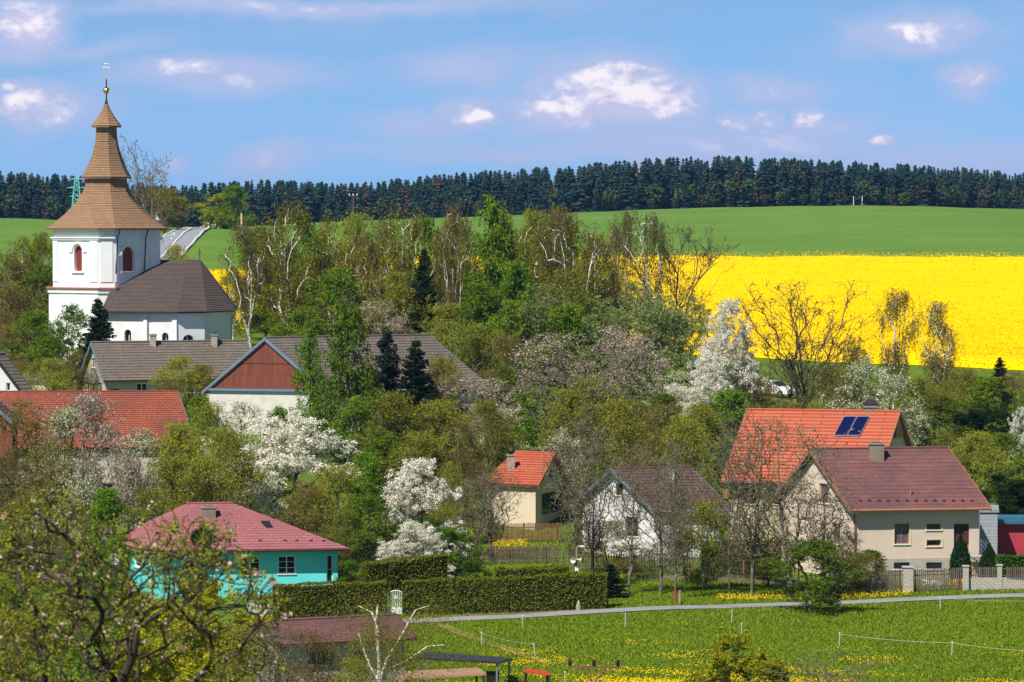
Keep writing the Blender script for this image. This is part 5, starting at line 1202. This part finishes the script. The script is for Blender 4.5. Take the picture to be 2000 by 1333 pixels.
# wire fence on a low kerb
wf = thing('wire_fence', 'wire mesh fence on a low concrete kerb with reddish posts below the white house', 'fence', G(1250, 270)); a, b = G(1240, 272), G(1560, 268)
q = MB(); q.hexa([Vector((x, y, z)) for z, s_ in ((-.3, 0), (.3, 0)) for x, y, z in ((a.x, a.y-.08, a.z+z), (b.x, b.y-.08, b.z+z), (b.x, b.y+.08, b.z+z), (a.x, a.y+.08, a.z+z))]); q.part('kerb', solid('mossy kerb', (.17, .15, .10), .95, .1, 0, .3, 3), wf)
for k in range(7):
    p = a.lerp(b, k/6); q = MB(); q.tube(p, p+Vector((0, 0, 1.6)), .05); q.part('post', solid('red brown primer', (.30, .12, .08), .7), wf)
q = MB()
for k in range(120): p = a.lerp(b, k/119); q.tube(p+Vector((0, 0, .3)), p+Vector((0, 0, 1.5)), .008, .008, 3, False)
for h in (.35, .9, 1.5): q.tube(a+Vector((0, 0, h)), b+Vector((0, 0, h)), .012, .012, 3)
q.part('mesh', solid('old wire', (.18, .17, .15), .6), wf)
# arched garden gate, white metal
gt = thing('garden_gate', 'white arched metal garden gate between the two clipped hedges', 'gate', G2(773, 1203)); p = G2(773, 1203); WM = WHITE(); q = MB(); hw = .54
top = lambda x: 1.28+.24*math.cos(x/hw*1.45)
for k in range(11): x = -hw+k*hw/5; q.tube(p+Vector((x, 0, .5)), p+Vector((x, 0, top(x))), .018, .018, 5)
q.path([p+Vector((x, 0, top(x))) for x in np.linspace(-hw, hw, 13)], .03); q.tube(p+Vector((-hw, 0, 0)), p+Vector((-hw, 0, top(-hw))), .035); q.tube(p+Vector((hw, 0, 0)), p+Vector((hw, 0, top(hw))), .035); q.part('bars', WM, gt)
q = MB(); q.box((p.x-hw, p.y-.02, p.z+.08), (p.x+hw, p.y+.02, p.z+.52)); q.part('lower_panel', WM, gt)
q = MB(); q.box((p.x-.13, p.y-.07, p.z+1.0), (p.x+.13, p.y-.025, p.z+1.2)); q.part('letter_box', solid('grey box', (.5, .5, .52)), gt)
fence('white_gate', [at(482, 1213), at(531, 1211)], 1.05, 'white slatted driveway gate left of the hedge, below the turquoise wall', WM, .12, .07, 0, cat='gate')
def one(name, label, cat, group, parts, loc):
    r = thing(name, label, cat, loc, group)
    for nm, mb, m in parts: mb.part(nm, m, r)
    return r
def pole(p, h, r=.04, r2=None): q = MB(); q.tube(p-Vector((0, 0, .3)), p+Vector((0, 0, h)), r, r2 or r); return q
# electric fence posts in the meadow
GREYPOST = solid('grey plastic post', (.48, .50, .50), .6); PO = [(1020, 1207, 'nearest the lane and the long hedge'), (940, 1240, 'leftmost, on the trodden path'), (1047, 1263, 'leaning, above the red canopy'), (1221, 1203, 'standing alone below the middle of the lane'),
 (1429, 1197, 'leftmost of the pair beside the yellow-green willow'), (1448, 1222, 'hidden partly by the top of the yellow-green willow'), (1636, 1173, 'beside the fresh green bush at the lane'), (1836, 1170, 'in front of the stone garden wall'),
 (1639, 1242, 'middle of the right meadow'), (1859, 1260, 'holding a bent white tape at the far right'), (1103, 1320, 'at the lower edge left of the power pole')]
posts = {}
for i, (px, ty, wh_) in enumerate(PO):
    p = G2(px, ty+22); posts[i] = p+Vector((.12 if i == 2 else 0, 0, 0)); q = MB(); q.tube(p-Vector((0, 0, .2)), p+Vector((-.12 if i == 2 else .02, 0, .72)), .032, .03, 6); c = MB(); t_ = p+Vector((-.12 if i == 2 else .02, 0, .72)); c.tube(t_, t_+Vector((0, 0, .06)), .045, .03, 6)
    one('fence_post', 'slim grey pasture fence post, '+wh_, 'post', 'pasture fence posts', [('stake', q, GREYPOST), ('insulator_cap', c, solid('light cap', (.65, .65, .62)))], p)
WIRE = solid('white tape', (.60, .60, .50), .6)
def wire(a, b, label, sag=.12, r=.006):
    q = MB(); q.path([a.lerp(b, t)-Vector((0, 0, sag*math.sin(math.pi*t))) for t in np.linspace(0, 1, 9)], r, 4); q.single('fence_tape', WIRE, label, 'fence tape', a, 'pasture fence tapes')
up7 = Vector((0, 0, .70))
wire(posts[6]+up7, posts[7]+up7, 'thin tape from the post by the green bush to the one before the stone wall'); wire(posts[4]+up7, posts[6]+up7, 'thin tape running from the willow pair to the green bush')
wire(posts[8]+up7, posts[9]+up7, 'pale tape between the two lower posts of the right meadow', .1, .009); wire(posts[9]+up7, G2(2060, 1300)+up7, 'pale tape leaving the far right post to the border', .1, .009)
wire(posts[1]+up7, posts[2]+up7, 'thin tape between the leftmost posts above the red canopy'); wire(posts[7]+up7, G2(2080, 1195)+up7, 'thin tape from the post before the wall to the right border')
# lamp post with loudspeakers
p = G(1126, 261); zt = W(1126, 1070, 261).z; lp = thing('street_lamp', 'street lamp with horn loudspeakers and small white box behind the long hedge', 'street lamp', p)
q = MB(); q.tube(p, Vector((p.x, p.y, zt)), .06, .045); q.part('pole', solid('rusty pink pole', (.34, .22, .18), .7), lp)
q = MB(); a = Vector((p.x, p.y, zt)); q.path([a, a+Vector((.08, -.1, .10)), a+Vector((.3, -.3, .12))], .025); q.part('arm', GREYPOST, lp); q = MB(); a += Vector((.3, -.3, .10)); q.box((a.x-.12, a.y-.1, a.z-.03), (a.x+.18, a.y+.1, a.z+.05)); q.part('lamp_head', WHITE(), lp)
for dx, dy in ((-.2, -.3), (.22, -.1)):
    q = MB(); a = Vector((p.x, p.y, zt-.72)); d = Vector((dx, dy, -.02)).normalized(); q.tube(a, a+d*.22, .03, .06, 10); q.tube(a+d*.22, a+d*.40, .06, .20, 14, False); q.part('loudspeaker', solid('cream horn', (.62, .58, .45), .5), lp)
q = MB(); q.box((p.x-.11, p.y-.18, zt-1.42), (p.x+.11, p.y-.07, zt-1.1)); q.part('box', WHITE(), lp)
# marker stone, red stake, grey stump posts
p = G2(1130, 1194); q = MB(); q.lathe(p, [(.16, -.1), (.15, .25), (.10, .5), (0, .68)], 8); q.single('marker_stone', solid('mossy stone', (.34, .30, .22), .95, .1, 0, .3, 6), 'pointed grey stone marker at the foot of the long hedge', 'stone', p)
p = G2(1319, 1180); pole(p, 1.05, .055).single('red_stake', solid('red paint', (.40, .05, .03), .6), 'rusty red stake under the leafing trees', 'stake', p)
p = G2(1328, 1181); pole(p, .85, .09, .07).single('wooden_stump', solid('old grey wood', (.30, .26, .21), .95), 'grey wooden stump post right of the red stake', 'post', p)
p = G2(1254, 1178); pole(p, 1.0, .025).single('dark_stake', IRON, 'thin dark stake on the lawn left of the forked tree', 'stake', p)
# power pole crossarm
D0 = 130; p = G(1160, D0); pp = thing('power_pole', 'rusty power pole with crossarm and three dark insulators at the lower edge', 'power pole', p); RST = solid('rusty steel', (.22, .11, .07), .75, .3, .3, .3, 5)
zc = W(1160, 1304, D0).z; l, r_ = W(1113, 1303, D0), W(1207, 1304, D0); q = MB(); q.hexa([v+o_ for z in (-.035, .035) for v, o_ in ((l, Vector((-.03, -.04, z))), (r_, Vector((.03, -.04, z))), (r_, Vector((.03, .04, z))), (l, Vector((-.03, .04, z))))]); q.part('crossarm', RST, pp)
q = MB(); j = Vector((p.x, p.y, zc-.48))
for s_ in (-1, 1): q.tube(j, Vector((p.x+s_*.36, p.y, zc-.03)), .025)
q.part('brace', RST, pp); q = MB(); q.tube(p-Vector((0, 0, .2)), j+Vector((0, 0, .06)), .11, .08, 10); q.part('mast', solid('old grey wood', (.30, .26, .21), .95), pp)
for v in (l, (l+r_)/2, r_):
    q = MB(); q.lathe(v+Vector((0, 0, .03)), [(.02, 0), (.045, .02), (.07, .04), (.045, .06), (.07, .08), (.045, .10), (.07, .12), (.045, .14), (.055, .17), (.03, .2), (0, .21)], 14); q.part('insulator', solid('brown porcelain', (.05, .02, .012), .2, .6), pp)
# satellite dish on a mast
p = G(222, 262); d_ = W(222, 1093, 262); sd = thing('satellite_dish', 'white satellite dish on a thin mast left of the turquoise house', 'satellite dish', p); pole(p, d_.z-p.z, .03).part('mast', GREYPOST, sd)
q = MB(); n_ = Vector((.55, -.78, .3)).normalized(); u = n_.orthogonal().normalized(); v_ = n_.cross(u)
for k in range(18):
    for a_, b_ in ((0, .2), (.2, .38)):
        an0, an1 = k*math.pi/9, (k+1)*math.pi/9; pt = lambda r, an: d_+(u*math.cos(an)+v_*math.sin(an))*r+n_*(r*r*.5); q.face([pt(a_, an0), pt(b_, an0), pt(b_, an1), pt(a_, an1)])
q.part('dish', WHITE(), sd); q = MB(); q.tube(d_-v_*.35+n_*.05, d_+n_*.4, .012); q.box((d_.x+n_.x*.4-.03, d_.y+n_.y*.4-.03, d_.z+n_.z*.4-.03), (d_.x+n_.x*.4+.03, d_.y+n_.y*.4+.03, d_.z+n_.z*.4+.03)); q.part('receiver_arm', GREYPOST, sd)
p = G(266, 287); pole(p, W(266, 912, 287).z-p.z, .05).single('pale_post', WHITE(), 'tall pale post among the blossoming trees below the red tiled roof', 'post', p)
# roadside things at the far crest
for px, D, lb in ((1, 1, ''),):
    pass
for i, (px, D, s_, lb) in enumerate(((335, 655, -1, 'leftmost of the pair by the sign'), (340, 668, -1, 'right one of the pair by the sign'), (420, 742, 1, 'upper one of the pair at the road crest'), (427, 760, 1, 'farthest one beyond the road crest'), (407, 712, 1, 'at the bend of the road crest'), (356, 612, 1, 'lowest one on the right of the road'))):
    p = G(px, D); q = MB(); q.hexa([p+Vector(v) for v in ((-.09, -.06, -.2), (.09, -.06, -.2), (.09, .06, -.2), (-.09, .06, -.2), (-.07, -.05, 1.1), (.07, -.05, 1.1), (.07, .05, .95), (-.07, .05, .95))])
    b_ = MB(); b_.box((p.x-.095, p.y-.07, p.z+.72), (p.x+.095, p.y+.07, p.z+.88)); one('reflector_post', 'white roadside reflector post, '+lb, 'post', 'reflector posts along the country road', [('shaft', q, WHITE()), ('black_band', b_, DARKM)], p)
p = G(305, 600); sg = thing('road_sign', 'small triangular road sign seen from behind, right of the church roof', 'road sign', p); zt = W(305, 417, 600).z; pole(p, zt-p.z, .05).part('pole', GREYPOST, sg); q = MB(); q.face([(p.x-.55, p.y-.06, zt-1.0), (p.x+.55, p.y-.06, zt-1.0), (p.x, p.y-.06, zt)]); q.face([(p.x-.55, p.y-.09, zt-1.0), (p.x+.55, p.y-.09, zt-1.0), (p.x, p.y-.09, zt)]); q.part('plate', solid('grey sign back', (.4, .42, .44), .5), sg)
p = G(472, 690); pole(p, W(472, 417, 690).z-p.z, .21, .17).single('wooden_post', solid('pale timber', (.55, .42, .25), .9), 'short thick pale timber post beside the roadside clump', 'post', p)
p = G(690, 1100); up_ = thing('utility_pole', 'distant utility pole with pale insulators above the wood', 'utility pole', p); zt = W(690, 382, 1100).z; pole(p, zt-p.z, .16, .12).part('mast', RST, up_); q = MB(); q.box((p.x-1.1, p.y-.1, zt-.15), (p.x+1.1, p.y+.1, zt)); q.part('crossarm', RST, up_)
for dx in (-1, 0, 1): q = MB(); q.tube(Vector((p.x+dx, p.y, zt)), Vector((p.x+dx, p.y, zt+.45)), .14); q.part('insulator', WHITE(), up_)
for px, lb, m2 in ((1667, 'white marker pole on the crest of the green field, left one of two', WHITE()), (1684, 'red and white marker pole on the crest of the green field, right one of two', solid('red paint', (.40, .05, .03), .6))):
    p = G(px, 1235); r = thing('marker_pole', lb, 'pole', p, 'marker poles on the crest')
    for k in range(6):
        q = MB(); q.tube(p+Vector((0, 0, k*.5-.1)), p+Vector((0, 0, k*.5+.4)), .11); q.part('band', m2 if k % 2 == 0 and k < 4 and px > 1670 else WHITE() if k % 2 or px > 1670 else solid('grey band', (.45, .45, .45)), r)
# turquoise lattice pylon
p = G(150, 900); py_ = thing('lattice_pylon', 'turquoise lattice pylon behind the tower roof on the left', 'pylon', p); zt = W(150, 348, 900).z; PM = solid('turquoise steel', (.18, .55, .52), .5); q = MB(); hgt = zt-p.z; cr = lambda f, i: p+Vector(((1.3-.9*f)*(1, 1, -1, -1)[i % 4], (1.3-.9*f)*(1, -1, -1, 1)[i % 4], hgt*f))
for i in range(4):
    q.tube(cr(0, i), cr(1, i), .09, .07, 4)
    for k in range(10): q.tube(cr(k/10, i), cr((k+1)/10, i+1), .05, .05, 3); q.tube(cr(k/10, i+1), cr((k+1)/10, i), .05, .05, 3)
q.part('lattice_mast', PM, py_); q = MB()
for z, hw_ in ((.98, 1.3), (.80, 2.0), (.62, 1.5)): q.tube(p+Vector((-hw_, 0, hgt*z)), p+Vector((hw_, 0, hgt*z)), .09, .09, 4); q.tube(p+Vector((-hw_, 0, hgt*z)), p+Vector((0, 0, hgt*(z+.03))), .05, .05, 4); q.tube(p+Vector((hw_, 0, hgt*z)), p+Vector((0, 0, hgt*(z+.03))), .05, .05, 4)
q.part('crossarm', PM, py_)
# parked cars
def car(px, D, ang, paint, label):
    p = G(px, D); r = thing('parked_car', label, 'car', p, 'cars parked on the hillside'); r.rotation_euler = (0, 0, ang); O = Vector((0, 0, 0)); ORG[r.name] = O
    prof = [(-2.05, .35), (-2.1, .75), (-1.95, 1.0), (-1.55, 1.38), (-.3, 1.46), (.35, 1.36), (.95, .95), (1.85, .80), (2.1, .55), (2.05, .3)]
    q = MB(); n = len(prof)
    def wd(h): return .84 if h < 1.0 else .84-(h-1.0)*.55
    for k in range(n):
        a, b = prof[k], prof[(k+1) % n]; q.face([(a[0], -wd(a[1]), a[1]), (b[0], -wd(b[1]), b[1]), (b[0], wd(b[1]), b[1]), (a[0], wd(a[1]), a[1])])
    for s_ in (-1, 1): q.face([(a[0], s_*wd(a[1]), a[1]) for a in prof])
    q.part('body', paint, r); g = MB()
    for s_ in (-1, 1):
        y = lambda h: s_*(wd(h)+.012)
        g.face([(-1.6, y(1.0), 1.0), (-.35, y(1.0), 1.0), (-.35, y(1.38), 1.38), (-1.4, y(1.32), 1.32)]); g.face([(-.25, y(1.0), 1.0), (.75, y(.99), .99), (.3, y(1.32), 1.32), (-.25, y(1.38), 1.38)])
    g.face([(.95+.02, -.7, .98), (.95+.02, .7, .98), (.37, .58, 1.38), (.37, -.58, 1.38)]); g.face([(-1.97, -.7, 1.02), (-1.97, .7, 1.02), (-1.58, .55, 1.39), (-1.58, -.55, 1.39)]); g.part('windows', glass(), r)
    for x in (-1.3, 1.3):
        for s_ in (-1, 1):
            q = MB(); q.tube((x, s_*.70, .31), (x, s_*.87, .31), .31, .31, 18); w_ = q.part('wheel', solid('tyre', (.02, .02, .02), .8), r); q = MB(); q.tube((x, s_*.872, .31), (x, s_*.885, .31), .19, .19, 12); q.part('rim', solid('alloy', (.5, .5, .5), .3, .5, .8), w_)
    for s_ in (-1, 1): q = MB(); q.box((2.0, s_*.62-.14, .60), (2.12, s_*.62+.14, .74)); q.part('headlight', solid('lamp glass', (.7, .7, .7), .1), r)
    for s_ in (-1, 1): q = MB(); q.box((.55, s_*.88-.08, .95), (.68, s_*.88+.08, 1.08)); q.part('mirror', paint, r)
    return r
car(1510, 374, math.radians(-38), solid('white car paint', (.80, .80, .80), .25, .5, 0, .03), 'white hatchback car half hidden by bushes at the edge of the rapeseed')
car(957, 352, math.radians(-12), solid('silver blue paint', (.45, .52, .60), .3, .5, .3, .03), 'pale silver car half hidden behind the end of the barn roof')
# firewood stacks
def wood(px, D, wpx, hpy, label, tarp=True):
    p = G(px, D); w_ = wpx/F*D; h = hpy/F*D; r = thing('woodpile', label, 'woodpile', p); q = MB(); rg_ = random.Random(px); n = int(w_/.16)
    for i in range(n):
        for j in range(max(1, int(h/.15))):
            x = p.x-w_/2+i*.16+(.08 if j % 2 else 0); z = p.z+.08+j*.15; rr = rg_.uniform(.055, .08); q.tube((x, p.y-.5+rg_.uniform(-.05, .05), z), (x, p.y+.5, z), rr, rr, 7)
    q.part('logs', solid('cut firewood', (.52, .25, .07), .9, .1, 0, .4, 4), r)
    if tarp: q = MB(); q.hexa([Vector((p.x+a*(w_/2+.15), p.y+b*.6, p.z+h+.05+c+.04*math.sin(a*3+b))) for c in (0, .05) for a, b in ((-1, -1), (1, -1), (1, 1), (-1, 1))]); q.part('cover_sheet', solid('white tarp', (.6, .58, .55), .6), r)
wood(1240, 300, 60, 36, 'orange firewood stack with pale cover above the brown slate roof'); wood(1288, 318, 46, 24, 'smaller orange firewood stack higher up the slope')
# flower beds
def bed(px, D, wpx, label, m):
    rng = np.random.default_rng(int(px)); p = G(px, D); w_ = wpx/F*D/2; n = 900; C = np.stack([rng.uniform(-w_, w_, n), rng.uniform(-.5, .5, n), rng.uniform(.05, .5, n)], 1); A = unit(rng.normal(size=C.shape))*.06; B = unit(np.cross(A, rng.normal(size=C.shape)))*.05; V, Q = quads(C, A, B); o = np_obj('flower_bed', np_mesh('flower_bed', V, Q), m, None, p); finish(o, label, 'flowers')
bed(1868, 265.5, 26, 'yellow tulips behind the picket gate', MATS['dandelion']); bed(1985, 265.5, 56, 'yellow flowers behind the garden wall at the right border', MATS['dandelion']); bed(1822, 265.5, 40, 'white flowers behind the picket gate', MATS['white blossom'])
# ================================================================== FOREGROUND
def custom_tree(name, label, cat, base, trunk, targets, tr, bark, leafset, lam=.35, rmin=.004, root=2, rexp=2.3, stems=(), srad=None):
    rng = np.random.default_rng(77); r = thing(name, label, cat, base); b = np.array(base); A, P, tips = skeleton(rng, [np.array(t_)-b for t_ in trunk], np.array(targets)-b, lam, .16, root=root, stems=[[np.array(q)-b for q in st] for st in stems]); rr = radii(A, P, tr, rexp, rmin)
    k0 = len(trunk)
    for st in stems: rr[k0:k0+len(st)] = np.linspace(*srad, len(st)); k0 += len(st)
    if srad: rr[:len(trunk)] = np.linspace(tr, .035, len(trunk))
    main = np.zeros(len(A), bool); main[:k0] = True
    if srad: rr[k0:] = np.clip(rr[k0:]*.3, .004, .012); V, Q = tubes(A, P, rr, 5, .02, keep=~main); np_obj('twigs', np_mesh(name+'_twigs', V, Q, True), barkm('twig bark', (.06, .035, .025), (.13, .085, .06)), r)
    V, Q = tubes(A, P, rr, 8, .02, keep=main if srad else None); np_obj('trunk', np_mesh(name+'_trunk', V, Q, True), bark, r); T = A[tips]; M_ = (A[tips]+A[P[tips]])/2
    for nm, m, n, size, spread, asp, dr, frac in leafset:
        C = np.concatenate([T, M_]); C = C[rng.random(len(C)) < frac]; V, Q = leaves(rng, C, size, n, spread, asp, dr); np_obj(nm, np_mesh(name+'_'+nm, V, Q), m, r)
    return r
rng = np.random.default_rng(21); tg = []
clump = [(rng.uniform(-160, 560), rng.uniform(950, 1560), rng.uniform(37.6, 42.6)) for _ in range(260)]
while len(tg) < 1650:
    c = clump[rng.integers(len(clump))]; px, py, D = c[0]+rng.normal()*24, c[1]+rng.normal()*26, c[2]+rng.normal()*.15
    topb = np.interp(px, [-200, 0, 60, 110, 170, 230, 300, 360, 420, 450, 500, 560], [960, 1000, 985, 940, 985, 1010, 1000, 1010, 1000, 1020, 1090, 1180])
    if py < topb+rng.normal()*8 or px > 570-max(0, 1150-py)*.4: continue
    tg.append(W(px, py, D))
tk = [G(150, 40), W(165, 1600, 40), W(195, 1450, 40), W(232, 1350, 40), W(262, 1270, 40), W(272, 1215, 40), W(255, 1160, 39.8)]
custom_tree('apple_tree', 'apple tree in pink bud filling the lower left foreground, its branches out of focus', 'tree', G(150, 40), tk, tg, .095, barkm('apple bark', (.03, .022, .018), (.075, .055, .045), 20), [
 ('crown', leafm('apple leaf', (.15, .18, .012), (.34, .36, .035), .35, 0, 0), 8, .0145, .030, .6, 0, 1.), ('buds', leafm('apple bud', (.22, .12, .06), (.36, .24, .12), .3, 0, 0), 2, .012, .03, .8, 0, .5), ('blossom', leafm('apple blossom', (.62, .28, .26), (.85, .70, .66), .3, 0, 0), 8, .014, .018, .9, 0, .08)], .30, .005)
b0_ = G(742, 165); rb_ = np.random.default_rng(8)
tk = [b0_, W(741, 1333, 165), W(740, 1290, 165), W(737, 1250, 165), W(735, 1215, 165), W(738, 1182, 165)]
sts = [[W(755, 1290, 165), W(772, 1262, 164.8), W(788, 1235, 164.6), W(800, 1212, 164.5), W(812, 1192, 164.4), W(836, 1184, 164.3)], [W(722, 1300, 165.2), W(708, 1262, 165.5), W(700, 1236, 165.6)], [W(765, 1305, 165.3), W(800, 1288, 165.8), W(835, 1263, 166), W(868, 1260, 166.2)], [W(738, 1225, 165), W(726, 1196, 165.2), W(700, 1184, 165.4)]]
tg = []
for st in sts+[tk[2:]]:
    for q in st:
        for _ in range(30): tg.append(q+Vector((rb_.normal()*.5, rb_.normal()*.45, -abs(rb_.normal())*.75+.1)))
custom_tree('birch_tree', 'birch with white trunk and hanging brown twigs in front of the brown-roofed shed', 'birch', b0_, tk, tg, .095, bw(), [('crown', leafm('birch catkin', (.10, .08, .02), (.24, .2, .05)), 14, .030, .16, .45, .9, 1.)], .25, .006, 1, 2.0, sts, (.05, .018))
tree('yellowgreen', 1440, 190, 1228, 110, 'upright yellow-green willow at the lower edge of the meadow')
tree('yellowgreen', 1395, 186, 1275, 90, 'low yellow-green willow left of the upright one at the lower edge')
tree('yellowgreen', 1500, 184, 1290, 90, 'low yellow-green willow right of the upright one at the lower edge')
tree('sparse', 1620, 182, 1275, 170, 'thin leafing sapling at the lower edge of the meadow')
tree('yellowgreen', 300, 190, 1190, 160, 'yellow-green shrub behind the trunk of the apple tree'); tree('leafy', 90, 200, 1190, 140, 'green bush behind the apple branches at the lower left'); tree('olive', 480, 195, 1230, 120, 'olive bush at the left end of the brown-roofed shed')
tree('olive', 10, 190, 1200, 120, 'olive bush at the lower left corner behind the apple branches'); tree('leafy', 1000, 196, 1318, 60, 'low green bush beside the red canopy')
# ================================================================== THE AIR
hz = MB(); hz.box((-3900, -210, -80), (3900, 6100, 60)); m, t = new_mat('haze'); v = t.n('ShaderNodeVolumePrincipled'); v.inputs['Color'].default_value = (.25, .50, 1, 1); v.inputs['Density'].default_value = .00005; v.inputs['Anisotropy'].default_value = .1
o_ = t.n('ShaderNodeOutputMaterial'); t.t.links.new(v.outputs[0], o_.inputs['Volume']); hz.single('haze', m, 'thin bluish air over the whole valley', None, Vector((0, 0, 0)), None, 'stuff')
